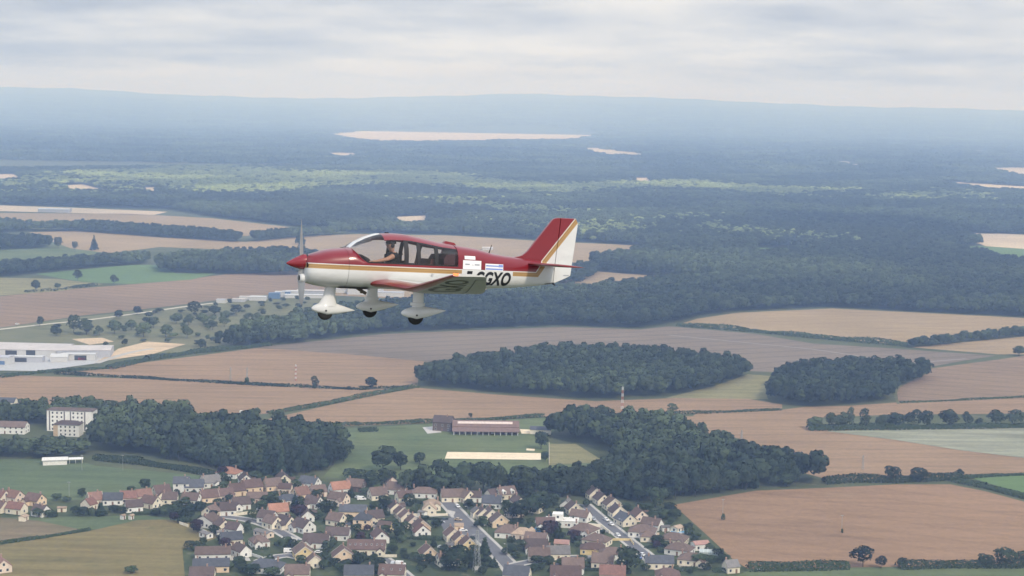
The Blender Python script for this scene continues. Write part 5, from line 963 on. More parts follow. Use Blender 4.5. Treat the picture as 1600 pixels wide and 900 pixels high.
mb = MB(); mb.tube((0.281,0,-.292), (0.30,0,-.292), .055, .055, 14); mb.build('scoop_opening', M_DARK, cowl)
for s in (-1, 1):
    mb = MB(); mb.loft([[(x, s*y0+0.085*k*math.cos(t), -.02+0.055*k*math.sin(t)) for t in np.linspace(0, 2*math.pi, 15)[:-1]] for x, y0, k in ((.378,.19,1.0),(.392,.19,1.0))]); mb.build('air_intake', M_DARK, cowl)
mb = MB(); mb.tube((1.5,-.17,-.44), (1.72,-.17,-.56), .035, .035, 10); mb.tube((1.3,-.17,-.43), (1.5,-.17,-.44), .035, .035, 10); mb.build('exhaust_pipe', plain('exhaust_steel', (.12,.10,.09), .5, .2, 4, metal=.6), cowl)
BODY = [(1.194,-.464,.371,.516,2.7),(1.33,-.460,.384,.53,2.8),(1.40,-.458,.325,.537,2.9),(1.5,-.456,.20,.543,3.1),(1.598,-.455,.092,.547,3.05),(1.602,-.455,.088,.547,3.0),(2.1,-.452,.088,.552,3.0),(2.7,-.446,.088,.55,3.0),(3.15,-.436,.090,.538,3.0),(3.655,-.415,.094,.503,3.0)]
REAR = [(3.66,-.415,.560,.502,2.9),(3.85,-.405,.540,.478,2.9),(4.184,-.383,.505,.432,2.9),(4.589,-.357,.420,.375,2.9),(4.87,-.337,.384,.335,2.8),(5.216,-.313,.357,.282,2.7),(5.52,-.283,.335,.225,2.6),(5.9,-.235,.30,.145,2.5),(6.12,-.205,.275,.085,2.4),(6.19,-.19,.265,.055,2.4)]
rings = [ring(*r) for r in BODY[:5]]+[ring(*r, tub=True) for r in BODY[5:]]+[ring(*r) for r in REAR]
mb = MB(); nc = len(BODY)-5
mb.loft(rings, mif=lambda i, j: 1 if 5 <= i < 5+nc-1 and 0 <= j < 20 else 0)
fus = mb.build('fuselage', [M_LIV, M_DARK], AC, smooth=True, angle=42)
mb = MB(); mb.loft([ring(1.189,-.461,.367,.512,2.7), ring(1.193,-.461,.368,.513,2.7)]); mb.build('panel_joint', M_DARK, fus)
# canopy
SILL = [(1.335,.383,.528),(1.40,.327,.535),(1.5,.202,.541),(1.6,.090,.545),(2.1,.090,.549),(2.7,.090,.546),(3.15,.092,.534),(3.66,.096,.500)]
ROOFZ = [(1.335,.386),(1.476,.508),(1.671,.607),(1.80,.655),(1.919,.693),(2.05,.718),(2.171,.732),(2.43,.733),(2.567,.726),(2.894,.676),(3.301,.600),(3.497,.582),(3.66,.560)]
CX = [1.335,1.40,1.476,1.55,1.61,1.671,1.74,1.80,1.86,1.919,1.985,2.05,2.171,2.30,2.405,2.50,2.567,2.695,2.775,2.894,3.00,3.105,3.19,3.301,3.40,3.497,3.655]
TH = [0,12,24,36,47,58,69,80,90]
def crow(x):
    zs, w = interp_table(SILL, x); zt = interp_table(ROOFZ, x)[0]; h = max(0.002, zt-zs); n = 2.6; P = []
    for t in TH: P.append((w*math.cos(R_(t))**(2/n) if t < 90 else 0.0, zs+h*math.sin(R_(t))**(2/n)))
    return [(x, -y, z) for y, z in P]+[(x, y, z) for y, z in P[-2::-1]]
crings = [crow(x) for x in CX]; NJ = len(crings[0])-1
def glass():
    m = bpy.data.materials.new('canopy_perspex'); m.use_nodes = True; nt = m.node_tree; nt.nodes.clear(); o = nt.nodes.new('ShaderNodeOutputMaterial')
    t = nt.nodes.new('ShaderNodeBsdfTransparent'); t.inputs[0].default_value = (0.94, 0.95, 0.96, 1); g = nt.nodes.new('ShaderNodeBsdfGlossy'); g.inputs['Roughness'].default_value = 0.04; f = nt.nodes.new('ShaderNodeFresnel'); f.inputs[0].default_value = 1.42
    mx = nt.nodes.new('ShaderNodeMixShader'); nt.links.new(nmath(nt, 'ADD', nmath(nt, 'MULTIPLY', f.outputs[0], 0.85), 0.02), mx.inputs[0]); nt.links.new(t.outputs[0], mx.inputs[1]); nt.links.new(g.outputs[0], mx.inputs[2]); nt.links.new(mx.outputs[0], o.inputs[0]); return m
M_PERSPEX = glass()
def cells(name, test, mat, thick=0.0, inset=0.0, parent=AC, smooth=True):
    mb = MB()
    for i in range(len(CX)-1):
        for j in range(NJ):
            if test((CX[i]+CX[i+1])/2, j): mb.quad([crings[i][j], crings[i][j+1], crings[i+1][j+1], crings[i+1][j]])
    if not mb.f: return None
    o = mb.build(name, mat, parent, smooth=smooth)
    if thick:
        me = o.data; bm = bmesh.new(); bm.from_mesh(me); bmesh.ops.recalc_face_normals(bm, faces=bm.faces)
        if sum((f.normal.dot(f.calc_center_median()-Vector((2.5, 0, 0.2)))) for f in bm.faces) < 0: bmesh.ops.reverse_faces(bm, faces=bm.faces)
        bmesh.ops.solidify(bm, geom=bm.faces[:], thickness=thick); bm.to_mesh(me); bm.free()
        me.polygons.foreach_set('use_smooth', [True]*len(me.polygons)); me.set_sharp_from_angle(angle=R_(40))
    return o
low = lambda j: j < 4 or j >= NJ-4
cells('canopy_roof', lambda x, j: x > 1.97 and not low(j), M_RED, 0.02)
cells('windscreen', lambda x, j: (x < 1.97) or (x < 2.405 and low(j)), M_PERSPEX, 0)
for s in (0, 1):
    sd_ = (lambda j: j < 4) if s == 0 else (lambda j: j >= NJ-4)
    for a, b_ in ((2.405, 2.50), (2.695, 2.775), (3.105, 3.19)): cells('canopy_pillar', lambda x, j: a < x < b_ and sd_(j), M_DARK, 0.025)
    for a, b_ in ((2.50, 2.695), (2.775, 3.105), (3.19, 3.655)): cells('side_window', lambda x, j: a < x < b_ and sd_(j), M_PERSPEX, 0)
    # dark sill and header rails round the side windows
    for jj, zoff in ((0, .012), (4, -.012)):
        mb = MB(); seg = []
        for i in range(len(CX)):
            if CX[i] >= (2.405 if jj == 4 else 1.6): j = jj if s == 0 else NJ-jj; p = crings[i][j]; sg = -1 if s == 0 else 1; seg.append([(p[0], p[1]+sg*0.006, p[2]+zoff-.013), (p[0], p[1]+sg*0.006, p[2]+zoff+.013), (p[0], p[1]-sg*0.014, p[2]+zoff+.013), (p[0], p[1]-sg*0.014, p[2]+zoff-.013)])
        mb.loft(seg); mb.build('window_rail', M_DARK, AC)
mb = MB()   # white strip painted as the sky's reflection along the windscreen edge
rim = [Vector(crings[i][NJ//2]) for i in range(len(CX)) if CX[i] < 1.99]; mb.loft([[(p.x, -.11, p.z-.012), (p.x, .11, p.z-.012), (p.x-.006, .09, p.z+.010), (p.x-.006, -.09, p.z+.010)] for p in rim]); mb.build('windscreen_painted_gleam', M_WHT, AC)  # rim: only the points that the painted gleam follows
# cabin fittings
mb = MB(); mb.loft([[(x, w*math.sin(t), z0+h*math.cos(t)) for t in np.linspace(-math.pi/2, math.pi/2, 13)] for x, w, z0, h in ((1.42,.40,.10,.18),(1.60,.44,.06,.20),(1.72,.42,.04,.17))]); mb.build('instrument_panel', M_DARK, AC, smooth=True, angle=40)
M_SEAT = plain('seat_leather', (0.10, 0.035, 0.035), 0.6, 0.15, 6); M_SEATB = plain('front_seat_cloth', (0.03, 0.03, 0.045), 0.8, 0.15, 6)
for y in (-.27, .27):
    mb = MB(); mb.loft([[(x+dx, y+yy, z) for dx, yy in ((-.05,-.21),(.05,-.21),(.05,.21),(-.05,.21))] for x, z in ((2.34,-.25),(2.42,.0),(2.47,.17))]); mb.box(1.95, 2.38, y-.22, y+.22, -.30, -.20); mb.build('front_seat', M_SEATB, AC)
mb = MB(); mb.loft([[(x+dx, yy, z) for dx, yy in ((-.06,-.43),(.06,-.43),(.06,.43),(-.06,.43))] for x, z in ((2.95,-.28),(3.08,.05),(3.12,.235))]); mb.box(2.55, 3.0, -.43, .43, -.31, -.2); mb.build('rear_bench', M_SEAT, AC)
mb = MB(); mb.loft([[(x, y, z) for y in (-.42, .42) for z in ((-.3, h) if y < 0 else (h, -.3))] for x, h in ((3.36,.25),(3.42,.34),(3.62,.36))]); mb.build('rear_bulkhead', plain('cabin_trim', (0.07, 0.03, 0.035), .8), AC)
mb = MB(); mb.tube((2.43,-.38,.31), (2.25,-.30,.235), .012, .012, 6); mb.build('shoulder_belt', M_DARK, AC)
mb = MB(); mb.tube((2.52,-.30,.115), (2.68,-.32,.09), .018, .012, 6); mb.build('headset_cable', M_DARK, AC)
# spinner and propeller
mb = MB(); mb.loft([[(x, r*math.cos(t), z+r*math.sin(t)) for t in np.linspace(0, 2*math.pi, 25)[:-1]] for x, r, z in ((0.0,.004,0),(.03,.028,.002),(.10,.066,.008),(.19,.105,.02),(.28,.138,.032),(.36,.158,.042),(.405,.163,.046))]); mb.build('spinner', gloss('spinner_red', (0.22, 0.012, 0.022), 0.25), AC, smooth=True, angle=60)
mb = MB(); mb.tube((.405,0,.046), (.44,0,.046), .165, .165, 24); mb.build('spinner_backplate', M_BLK, AC)
prop = link(bpy.data.objects.new('propeller', None), AC); prop.location = (0.33, 0, 0.04); prop.rotation_euler = (R_(-8), 0, 0)
for s in (0, 1):
    R0 = Matrix.Rotation(math.pi*s, 4, 'X'); mb = MB(); seg = []
    for q, ch, tw, th in ((.10,.10,60,.042),(.22,.15,50,.030),(.40,.17,42,.022),(.60,.155,35,.016),(.78,.12,28,.012),(.86,.09,26,.009),(.89,.035,26,.006)):
        a = R_(tw); pr_ = []
        for u, v in ((-.5,0),(-.3,.42),(.1,.5),(.5,0.05),(.5,-.05),(.1,-.35),(-.3,-.3)): pr_.append(R0 @ Vector((u*ch*math.sin(a)+v*th*math.cos(a), u*ch*math.cos(a)-v*th*math.sin(a), q)))
        seg.append(pr_)
    mb.loft(seg); mb.build('blade', plain('blade_grey', (0.27, 0.28, 0.29), 0.45, 0.1, 3, spec=.4), prop, smooth=True, angle=50)
# wings
def airfoil(c, t, camb=0.02, N=14):
    up, lo = [], []
    for k in range(N+1):
        u = 0.5*(1-math.cos(math.pi*k/N)); y = 5*t*(0.2969*math.sqrt(u)-0.126*u-0.3516*u*u+0.2843*u**3-0.1015*u**4); m = camb*4*u*(1-u); up.append((u*c, (m+y)*c)); lo.append((u*c, (m-y)*c))
    return up[::-1]+lo[1:-1]              # trailing edge, over the top to the leading edge, back underneath
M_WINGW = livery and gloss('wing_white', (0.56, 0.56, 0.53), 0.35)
ZW = -.44
def inc(y, f): return (0.105 if y < 1.0 else 0.105-0.05*min(1, (y-1.0)/1.0) if y < 2 else 0.055-0.05*min(1, (y-2)/2.3))*(1-f)      # incidence, washed out to the tip
WST = [(0.30,1.66,1.86,.115,ZW+.005,0),(0.55,1.74,1.78,.115,ZW,0),(0.85,1.83,1.69,.115,ZW,0),(1.4,1.86,1.66,.115,ZW,0),(1.95,1.87,1.65,.115,ZW+.01,0),(2.15,1.87,1.63,.114,ZW+.035,0),(2.5,1.865,1.51,.112,ZW+.09,0),(3.2,1.84,1.22,.11,ZW+.205,0),(4.0,1.80,0.88,.105,ZW+.345,0),(4.30,1.79,0.75,.10,ZW+.395,0),(4.36,1.815,0.70,.07,ZW+.405,0)]
for s in (-1, 1):
    wr = link(bpy.data.objects.new('wing', None), AC); mb = MB(); rg = []
    for y, xle, c, t, z, _ in WST: rg.append([(xle+u, s*y, z+v+inc(y, u/c)) for u, v in airfoil(c, t)])
    nA = len(rg[0])
    mb.loft(rg, mif=lambda i, j: 1 if 10 <= j <= 16 else 2 if j > 16 else 0)  # shade under the wing is put into a darker grey underside
    panel = mb.build('wing_panel', [M_WINGW, M_RED, gloss('wing_underside_painted_shade', (0.30, 0.30, 0.28), 0.45)], wr, smooth=True, angle=55)
    # hinge gap of the flap and aileron, drawn as thin dark strips just under the skin line
    def under(y, frac, dz=-.004, top=False):
        ys = [w[0] for w in WST]; xle = np.interp(y, ys, [w[1] for w in WST]); c = np.interp(y, ys, [w[2] for w in WST]); t = np.interp(y, ys, [w[3] for w in WST]); z = np.interp(y, ys, [w[4] for w in WST])
        u = frac; th = 5*t*(0.2969*math.sqrt(u)-0.126*u-0.3516*u*u+0.2843*u**3-0.1015*u**4); m = 0.02*4*u*(1-u); return Vector((xle+u*c, s*y, z+inc(y, u)+(m+th if top else m-th)*c+(-dz if top else dz)))
    for nm, ya, yb in (('flap', .60, 2.18), ('aileron', 2.24, 3.98)):
        for top in (False,):
            mb = MB(); ys = np.linspace(ya, yb, 9); mb.loft([[under(y, .735, -.003, top), under(y, .755, -.003, top)] for y in ys], closed=False, cap=(False, False)); mb.build(nm+'_gap', M_BLK, panel)
    mb = MB(); mb.loft([[under(3.99, f, -.003), under(4.015, f, -.003)] for f in np.linspace(.745, .97, 6)], closed=False, cap=(False, False)); mb.build('aileron_gap', M_BLK, panel)
    mb = MB(); mb.tube(Vector((1.83, s*4.34, ZW+.425)), Vector((1.92, s*4.37, ZW+.427)), .026, .018, 10)
    lm, nt, b = mat_new('navigation_lamp_'+('red' if s < 0 else 'green')); b.inputs['Base Color'].default_value = (0.8, 0.08, 0.03, 1) if s < 0 else (0.05, 0.6, 0.1, 1); b.inputs['Emission Color'].default_value = (1, .10, .025, 1) if s < 0 else (.1, 1, .3, 1); b.inputs['Emission Strength'].default_value = 5
    mb.build('navigation_light', lm, wr, smooth=True)
# letters under the near wing and on the sides
def letters(txt, size, shear, name, parent, fn, mat=None, depth=0.0, bold=0.0, width=1.0):
    cu = bpy.data.curves.new('lettering', 'FONT'); cu.body = txt; cu.size = size; cu.shear = shear; cu.offset = bold; cu.align_x = 'LEFT'; cu.resolution_u = 4; cu.space_character = 1.04
    o = bpy.data.objects.new('lettering_source', cu); COL.objects.link(o); dg = bpy.context.evaluated_depsgraph_get(); me = bpy.data.meshes.new_from_object(o.evaluated_get(dg)); bpy.data.objects.remove(o); bpy.data.curves.remove(cu)
    bm = bmesh.new(); bm.from_mesh(me); bmesh.ops.subdivide_edges(bm, edges=[e for e in bm.edges if e.calc_length() > size*0.25], cuts=2); xs = [v.co.x for v in bm.verts]; x0 = min(xs); x1 = max(xs)
    for v in bm.verts: v.co = fn((v.co.x-x0)*width, v.co.y, x1-x0)
    bm.to_mesh(me); bm.free(); me.materials.clear(); me.materials.append(mat or M_BLK); ob = bpy.data.objects.new(name, me); return link(ob, parent)
def side_y(x, z):
    zb, zt, w, n = interp_table(REAR, x); zc = zmid(x, zt); q = min(0.98, abs((z-zc)/((zt-zc) if z > zc else (zc-zb)))); return w*(1-q**n)**(1/n)
for s in (-1, 1):
    # F-GGXO: its length along the white panel
    def fn(u, v, L, s=s):
        x = 3.845+u*(1.17/L) if s < 0 else 5.015-u*(1.17/L); z = -.262+v; return Vector((x, s*(side_y(x, z)+.006), z))
    letters('F-GGXO', 0.385, 0.22, 'registration', fus, fn, bold=0.015)
def wing_fn(s, y0, y1, fr0, fr1):
    def fn(u, v, L):
        y = y0+(y1-y0)*u/L; fr = fr1+(fr0-fr1)*v/0.36; ys = [w[0] for w in WST]; xle = np.interp(y, ys, [w[1] for w in WST]); c = np.interp(y, ys, [w[2] for w in WST]); t = np.interp(y, ys, [w[3] for w in WST]); z = np.interp(y, ys, [w[4] for w in WST]); u_ = min(.95, max(.02, fr)); th = 5*t*(0.2969*math.sqrt(u_)-0.126*u_-0.3516*u_*u_+0.2843*u_**3-0.1015*u_**4); m = .02*4*u_*(1-u_); return Vector((xle+u_*c, s*y, z+inc(y, u_)+(m-th)*c-.004))
    return fn
letters('GXO', 0.5, 0.0, 'wing_registration', AC, wing_fn(-1, 2.35, 3.95, .14, .62), bold=0.006)
letters('F-G', 0.5, 0.0, 'wing_registration', AC, wing_fn(1, 3.95, 2.35, .14, .62), bold=0.006)
# stickers on the rear fuselage, their small print unreadable at this distance
def sticker(name, x0, x1, z0, z1, mat, rows=()):
    mb = MB(); k = 5
    for a in range(k): xa = x0+(x1-x0)*a/k; xb = x0+(x1-x0)*(a+1)/k; mb.quad([(xa, -side_y(xa, z0)-.005, z0), (xb, -side_y(xb, z0)-.005, z0), (xb, -side_y(xb, z1)-.005, z1), (xa, -side_y(xa, z1)-.005, z1)])
    o = mb.build(name, mat, fus)
    for a, b_, c, d, m in rows: mb = MB(); A = x0+(x1-x0)*a; B = x0+(x1-x0)*b_; C_ = z0+(z1-z0)*c; D = z0+(z1-z0)*d; mb.quad([(A, -side_y(A, C_)-.008, C_), (B, -side_y(B, C_)-.008, C_), (B, -side_y(B, D)-.008, D), (A, -side_y(A, D)-.008, D)]); mb.build('sticker_print', m, o)
M_STK = plain('sticker_white', (.82, .82, .82), .5, .03); M_STB = plain('sticker_blue', (.22, .30, .62), .5); M_STG = plain('sticker_ink', (.33, .34, .37), .6)
sticker('sticker', 3.815, 4.085, .262, .335, M_STK); sticker('sticker', 3.775, 4.235, .052, .242, M_STK, [(.12,.36,.50,.62,M_STG),(.50,.56,.47,.52,M_STG),(.64,.90,.48,.60,M_STG)]); sticker('sticker', 4.34, 4.80, .048, .190, M_STK, [(.03,.80,.60,.78,M_STB),(.03,.97,.10,.32,M_STB),(.74,.98,.55,.92,M_STB)])
# tail
FIN = [(5.14,.345),(5.386,.398),(5.46,.44),(5.535,.505),(6.117,1.235),(6.16,1.265),(6.243,1.280),(6.30,1.282)]
def slab(name, outline, thick, mat, parent, axis='y', edge=0.35):
    """flat tail surface: thick in the middle, thinned to its rim"""
    c = Vector((sum(p[0] for p in outline)/len(outline), sum(p[1] for p in outline)/len(outline))); mb = MB(); rg = []
    for off, k in ((-1, .95), (-.5, 1.0), (.5, 1.0), (1, .95)): rg.append([((c.x+(p[0]-c.x)*(1-(1-k)*.5), off*thick/2, c.y+(p[1]-c.y)*(1-(1-k)*.35))) for p in outline])
    mb.loft(rg); return mb.build(name, mat, parent, smooth=True, angle=35)
slab('fin', [(5.14,.30),(5.14,.345),(5.30,.372),(5.386,.398),(5.46,.445),(5.535,.508),(5.8,.84),(6.117,1.235),(6.165,1.266),(6.243,1.280),(6.309,1.282),(6.292,1.0),(6.252,.60),(6.212,.15),(6.0,.15)], .083, M_LIV, AC)
rud = slab('rudder', [(6.215,.15),(6.255,.60),(6.295,1.0),(6.312,1.283),(6.66,1.288),(6.70,1.278),(6.752,1.186),(6.70,.70),(6.622,.0),(6.50,-.065),(6.235,-.175),(6.198,-.178)], .083, M_LIV, AC)
mb = MB(); mb.quad([(6.44,-.045,-.005),(6.58,-.045,.0),(6.58,-.045,.022),(6.44,-.045,.017)]); mb.build('placard', M_STG, rud)
mb = MB(); mb.tube((6.20,0,-.18), (6.27,0,-.22), .018, .015, 8); mb.tube((5.95,-.12,-.20), (6.22,-.05,-.165), .008, .008, 6); mb.build('tail_tie_down', M_DARK, AC)
mb = MB(); rg = []
for y, xle, c, t in ((-1.60,5.56,.55,.05),(-1.56,5.51,.64,.085),(-1.0,5.49,.69,.10),(0,5.47,.73,.11),(1.0,5.49,.69,.10),(1.56,5.51,.64,.085),(1.60,5.56,.55,.05)): rg.append([(xle+u, y, .232-.03*(xle+u-5.5)+v) for u, v in airfoil(c, t, 0)])
mb.loft(rg); mb.build('tailplane', gloss('tailplane_red', RED), AC, smooth=True, angle=55)
# undercarriage: spatted wheels on faired legs
def foil_ring(xc, y, z, L, w, N=18, front=0.4):
    return [(xc+(math.cos(t)*L*(front if math.cos(t) < 0 else 1-front)), y+w*sgnp(math.sin(t), 1.0)*(1 if math.cos(t) < 0 else max(0.0, 1-math.cos(t))**0.6 if math.cos(t) > 0.02 else 1), z) for t in np.linspace(0, 2*math.pi, N+1)[:-1]]
def spat(parent, xw, y, zw, nose, tail, top, lean, leg_x, leg_top, leg_c, cone):
    # side outline, rounded nose and long tapering tail
    mb = MB(); rg = []; n = 20; zc = zw+.07
    for k in range(n):
        u = (k/(n-1))**2; x = nose+(tail-nose)*u; hh = 0.165*(math.sin(math.pi*min(1, u/0.56)*0.5)**0.5 if u < .28 else max(0.02, 1-((u-.28)/.74)**1.35)); hw = 0.115*(math.sin(math.pi*min(1, u/0.5)*0.5)**0.5 if u < .25 else max(0.03, 1-((u-.25)/.77)**1.3))
        if k == 0: hh = .012; hw = .01
        lift = 0.075*max(0, (u-.3)/.7)*lean; rg.append([(x, y+hw*sgnp(math.cos(t), .8), zc+lift+hh*(sgnp(math.sin(t), .8) if math.sin(t) > 0 else 0.80*sgnp(math.sin(t), .8))) for t in np.linspace(0, 2*math.pi, 19)[:-1]])
    mb.loft(rg); s = mb.build('wheel_fairing', M_WHT, parent, smooth=True, angle=60)
    mb = MB(); mb.tube((xw-.02, y-.117, zw+.035), (xw-.02, y-.11, zw+.035), .02, .02, 10); mb.build('axle_cap', M_DARK, s)
    # leg
    mb = MB(); rg = []
    for q in np.linspace(0, 1, 7):
        z = zc+.06+(leg_top-zc-.06)*q; flare = 1+cone*(1-q)**3*1.6; x = leg_x[0]+(leg_x[1]-leg_x[0])*q; L = leg_c*flare; rg.append([(x+(0.5*L*math.cos(t)), y+0.07*flare**0.7*math.sin(t), z) for t in np.linspace(0, 2*math.pi, 17)[:-1]])
    mb.loft(rg); mb.build('leg', M_WHT, parent, smooth=True, angle=60)
    mb = MB(); prof = [(0.0,.052),(.06,.055),(.11,.05),(.15,.042),(.162,.025),(.162,0)]; rg = [[(xw+r*math.cos(t), y+yy, zw+r*math.sin(t)) for t in np.linspace(0, 2*math.pi, 25)[:-1]] for yy, r in ((-.055,.10),(-.052,.14),(-.035,.158),(0,.164),(.035,.158),(.052,.14),(.055,.10))]; mb.loft(rg); wh = mb.build('wheel', M_TYRE, parent, smooth=True, angle=50)
    mb = MB(); mb.tube((xw, y-.05, zw), (xw, y+.05, zw), .07, .07, 14); mb.build('hub', M_DARK, wh)
for nm, a in (('nose_gear', dict(xw=.90, y=0, zw=-.985, nose=.60, tail=1.55, top=0, lean=-.2, leg_x=(.94,1.0), leg_top=-.42, leg_c=.245, cone=.55)),):
    g = link(bpy.data.objects.new(nm, None), AC); spat(g, **a)
for s in (-1, 1):
    g = link(bpy.data.objects.new('main_gear', None), AC); spat(g, xw=2.40, y=s*1.29, zw=-.965, nose=2.075, tail=3.07, top=0, lean=1.0, leg_x=(2.44,2.44), leg_top=-.45, leg_c=.235, cone=.10 if s < 0 else .55)
    mb = MB(); mb.loft([[(2.43+0.155*k*math.cos(t), s*1.29+.08*k*math.sin(t), z) for t in np.linspace(0, 2*math.pi, 19)[:-1]] for z, k in ((-.735,.95),(-.73,1.05),(-.675,1.05),(-.67,.95))]); mb.build('leg_collar', M_WHT, g, smooth=True, angle=40)
# aerials and vents
mb = MB(); mb.tube((4.60,.0,.40), (4.66,0,.60), .016, .006, 8); mb.build('whip_aerial', M_DARK, AC)
mb = MB(); mb.loft([[(x, y, z) for y, z in ((-.06,.56-(x-3.5)*.12),(.06,.56-(x-3.5)*.12),(.05,.56+h-(x-3.5)*.12),(-.05,.56+h-(x-3.5)*.12))] for x, h in ((3.50,.03),(3.54,.075),(3.74,.07),(3.80,.02))]); mb.build('roof_vent', M_RED, AC)
mb = MB(); mb.box(2.15, 2.22, -.03, .03, .728, .748); mb.build('roof_catch', M_DARK, AC)
mb = MB(); mb.tube((3.05,-.542,-.10), (3.05,-.556,-.10), .025, .025, 10); mb.build('step_socket', plain('pale_metal', (.5,.5,.5), .4, metal=.5), fus)
mb = MB(); mb.box(1.62, 1.66, -.12, -.09, -.56, -.45); mb.build('drain_mast', M_DARK, AC)
mb = MB(); mb.loft([[(x, y, z) for y, z in ((-.30,-.468),(.30,-.468),(.30,-.452),(-.30,-.452))] for x in (1.10, 1.75)]); mb.build('cowl_flap', M_DARK, cowl)

# ------------------------------------------------------------------ the pilot, seated on the near front seat, arm out to the stick
PIL = empty('person', None, mat=AMAT @ Matrix.Translation((2.18, -.27, -.20)))
tag(PIL, 'pilot in dark cap and short sleeved shirt, bare arm held forward in the cockpit', 'person')
M_SKIN = plain('skin', (0.48, 0.27, 0.19), 0.5, 0.06, 20); M_SHIRT = plain('dark_shirt', (0.025, 0.028, 0.035), 0.85, 0.15, 20); M_HAIR = plain('dark_cap_cloth', (0.018, 0.018, 0.022), 0.8, 0.15, 30); M_TROU = plain('dark_trousers', (0.03, 0.035, 0.06), 0.85, 0.1, 20)
def skin_mesh(name, verts, edges, radii, root, mat, parent, sub=2):
    me = bpy.data.meshes.new(name); me.from_pydata(verts, edges, []); o = link(bpy.data.objects.new(name, me)); md = o.modifiers.new('skin', 'SKIN'); md.use_smooth_shade = True
    for i, r in enumerate(radii): me.skin_vertices[0].data[i].radius = (r, r) if not isinstance(r, tuple) else r
    for i in range(len(verts)): me.skin_vertices[0].data[i].use_root = (i == root)
    s = o.modifiers.new('sub', 'SUBSURF'); s.levels = sub; s.render_levels = sub; dg = bpy.context.evaluated_depsgraph_get(); m2 = bpy.data.meshes.new_from_object(o.evaluated_get(dg)); bpy.data.objects.remove(o)
    m2.materials.clear(); m2.materials.append(mat); m2.name = name; m2.polygons.foreach_set('use_smooth', [True]*len(m2.polygons)); return link(bpy.data.objects.new(name, m2), parent)
# local axes as the aircraft: x aft, y away from the camera, z up; origin at the hips. The body is one skinned figure.
V = [(0.02,0,0.03),(0.04,0,.17),(0.06,0,.34),(0.06,0,.49),(0.05,0,.545),(0.03,0,.585),(0.015,0,.635),(0.01,0,.705),(0.012,0,.772),     # hips, waist, chest, neck base, neck, jaw, head, crown
     (0.055,-.17,.48),(-.15,-.235,.385),(-.39,-.20,.325),(-.46,-.18,.315),                                                        # near shoulder, elbow, wrist, palm
     (0.055,.17,.48),(0.0,.22,.25),(-.22,.15,.12),(-.29,.13,.12),                                                                   # far arm
     (-.02,-.10,0.0),(-.42,-.13,.06),(-.72,-.12,-.06),(-.02,.10,0.0),(-.42,.13,.06),(-.72,.12,-.06)]                                # legs
Ed = [(0,1),(1,2),(2,3),(3,4),(4,5),(5,6),(6,7),(7,8),(3,9),(9,10),(10,11),(11,12),(3,13),(13,14),(14,15),(15,16),(0,17),(17,18),(18,19),(0,20),(20,21),(21,22)]
Rd = [(.13,.15),(.12,.14),(.125,.16),(.10,.13),.058,(.07,.06),(.094,.078),(.102,.084),(.068,.06),.066,.046,.030,.032,.062,.042,.030,.032,.085,.068,.05,.085,.068,.05]
body = skin_mesh('body', V, Ed, Rd, 0, M_SKIN, PIL)
# unequal fingers closing round the stick
for hx, hy, hz, s in ((-.46,-.18,.315,1),(-.29,.13,.12,-1)):
    for k, (dy, L) in enumerate(((-.030,.070),(-.010,.078),(.010,.073),(.028,.058))):
        skin_mesh('finger', [(hx+.01,hy+dy,hz+.005),(hx-.035,hy+dy,hz+.012),(hx-.035-L*.55,hy+dy,hz-.006),(hx-.02-L*.5,hy+dy,hz-.036)], [(0,1),(1,2),(2,3)], [.009,.0095,.0085,.007], 0, M_SKIN, body, 1)
    skin_mesh('thumb', [(hx+.012,hy+.026*s,hz),(hx-.02,hy+.052*s,hz-.006),(hx-.05,hy+.046*s,hz-.02)], [(0,1),(1,2)], [.011,.0105,.009], 0, M_SKIN, body, 1)
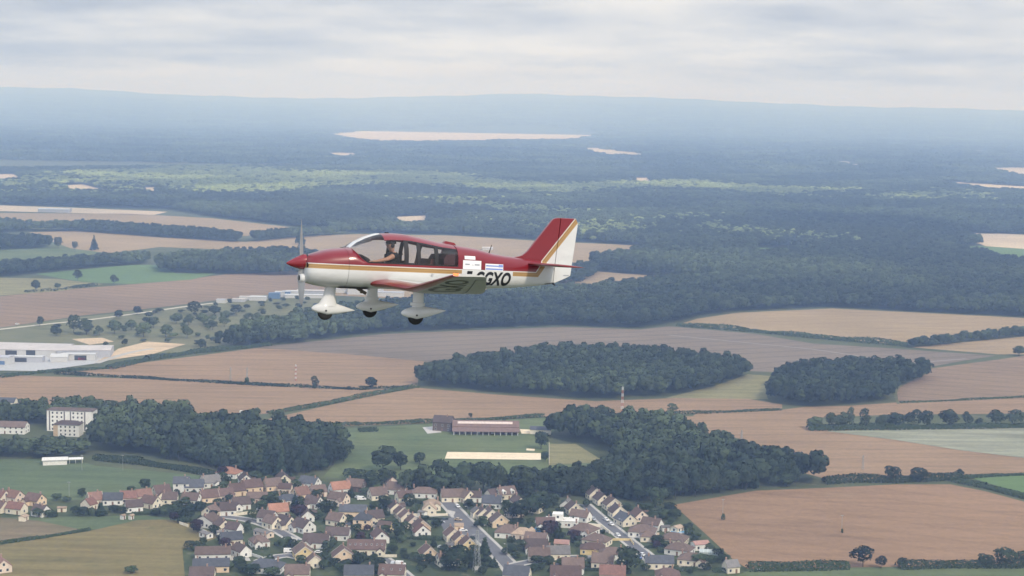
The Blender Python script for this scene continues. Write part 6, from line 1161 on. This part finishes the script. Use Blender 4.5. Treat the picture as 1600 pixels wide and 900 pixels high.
# face
mb = MB(); mb.loft([[(-.082-x, y*w, z) for y in (-1, 1)]+[(-.075-x-p, 0, z)] for x, w, z, p in ((.0,.010,.71,.004),(.004,.014,.685,.018),(.002,.018,.660,.030),(-.004,.012,.648,.006))]); mb.build('nose', M_SKIN, body, smooth=True)
mb = MB(); mb.box(-.084, -.06, -.022, .022, .622, .630); mb.build('mouth', plain('lips', (.28,.11,.09), .5), body)
for s in (-1, 1):
    mb = MB(); mb.loft([[(.012+a*.022*k, s*(.084+.008*(1-k)), .672+b_*.032*k) for a, b_ in [(math.cos(t), math.sin(t)) for t in np.linspace(0, 2*math.pi, 11)[:-1]]] for k in (1.0, .6)]); mb.build('ear', M_SKIN, body, smooth=True)
    mb = MB(); mb.loft([[(-.090-.006*k+abs(s*.032)*.1, s*.032+.022*k*math.cos(t), .698+.014*k*math.sin(t)) for t in np.linspace(0, 2*math.pi, 13)[:-1]] for k in (1.0, .5)]); mb.build('sunglasses_lens', M_DARK, body, smooth=True)
    mb = MB(); mb.tube((-.075, s*.06, .702), (.01, s*.082, .70), .004, .004, 6); mb.build('sunglasses_arm', M_DARK, body)
    mb = MB(); mb.loft([[(.012+.04*k*math.cos(t), s*(.090+dy), .675+.05*k*math.sin(t)) for t in np.linspace(0, 2*math.pi, 15)[:-1]] for k, dy in ((1,0),(1.05,.015),(.8,.032))]); mb.build('headset_cup', M_DARK, body, smooth=True)
# cap and its peak
mb = MB(); mb.loft([[(.012+.114*math.cos(ph)*math.cos(t)*1.0, .098*math.cos(ph)*math.sin(t), .735+.082*math.sin(ph)) for t in np.linspace(0, 2*math.pi, 21)[:-1]] for ph in (R_(-18), R_(5), R_(25), R_(45), R_(65), R_(86))]); cap = mb.build('cap', M_HAIR, body, smooth=True)
mb = MB(); mb.loft([[(-.08-.075*u*math.cos(a), .07*math.sin(a)*(1-.1*u), .735-.012*u) for a in np.linspace(-1.45, 1.45, 11)] for u in (0, .5, 1)], closed=False, cap=(False, False)); pk = mb.build('cap_peak', M_HAIR, body)
# short sleeved shirt: a slightly larger skin over the trunk and upper arms
skin_mesh('shirt', [(0.03,0,0.0),(0.04,0,.17),(0.06,0,.34),(0.062,0,.49),(0.056,0,.53),(0.056,-.175,.48),(-.045,-.21,.435),(0.056,.175,.48),(0.02,.205,.37)], [(0,1),(1,2),(2,3),(3,4),(3,5),(5,6),(3,7),(7,8)], [(.145,.165),(.135,.155),(.14,.175),(.115,.145),.068,.075,.060,.075,.060], 0, M_SHIRT, body)
skin_mesh('trousers', [(0.02,0,0.02),(-.02,-.10,0.0),(-.42,-.13,.06),(-.72,-.12,-.06),(-.02,.10,0.0),(-.42,.13,.06),(-.72,.12,-.06)], [(0,1),(1,2),(2,3),(0,4),(4,5),(5,6)], [(.14,.16),.098,.08,.062,.098,.08,.062], 0, M_TROU, body)
mb = MB(); mb.tube((1.74,-.45,-.2), (1.70,-.45,.10), .014, .012, 8); mb.tube((1.70,-.45,.08), (1.695,-.45,.135), .02, .018, 8); mb.build('control_stick', M_DARK, AC)
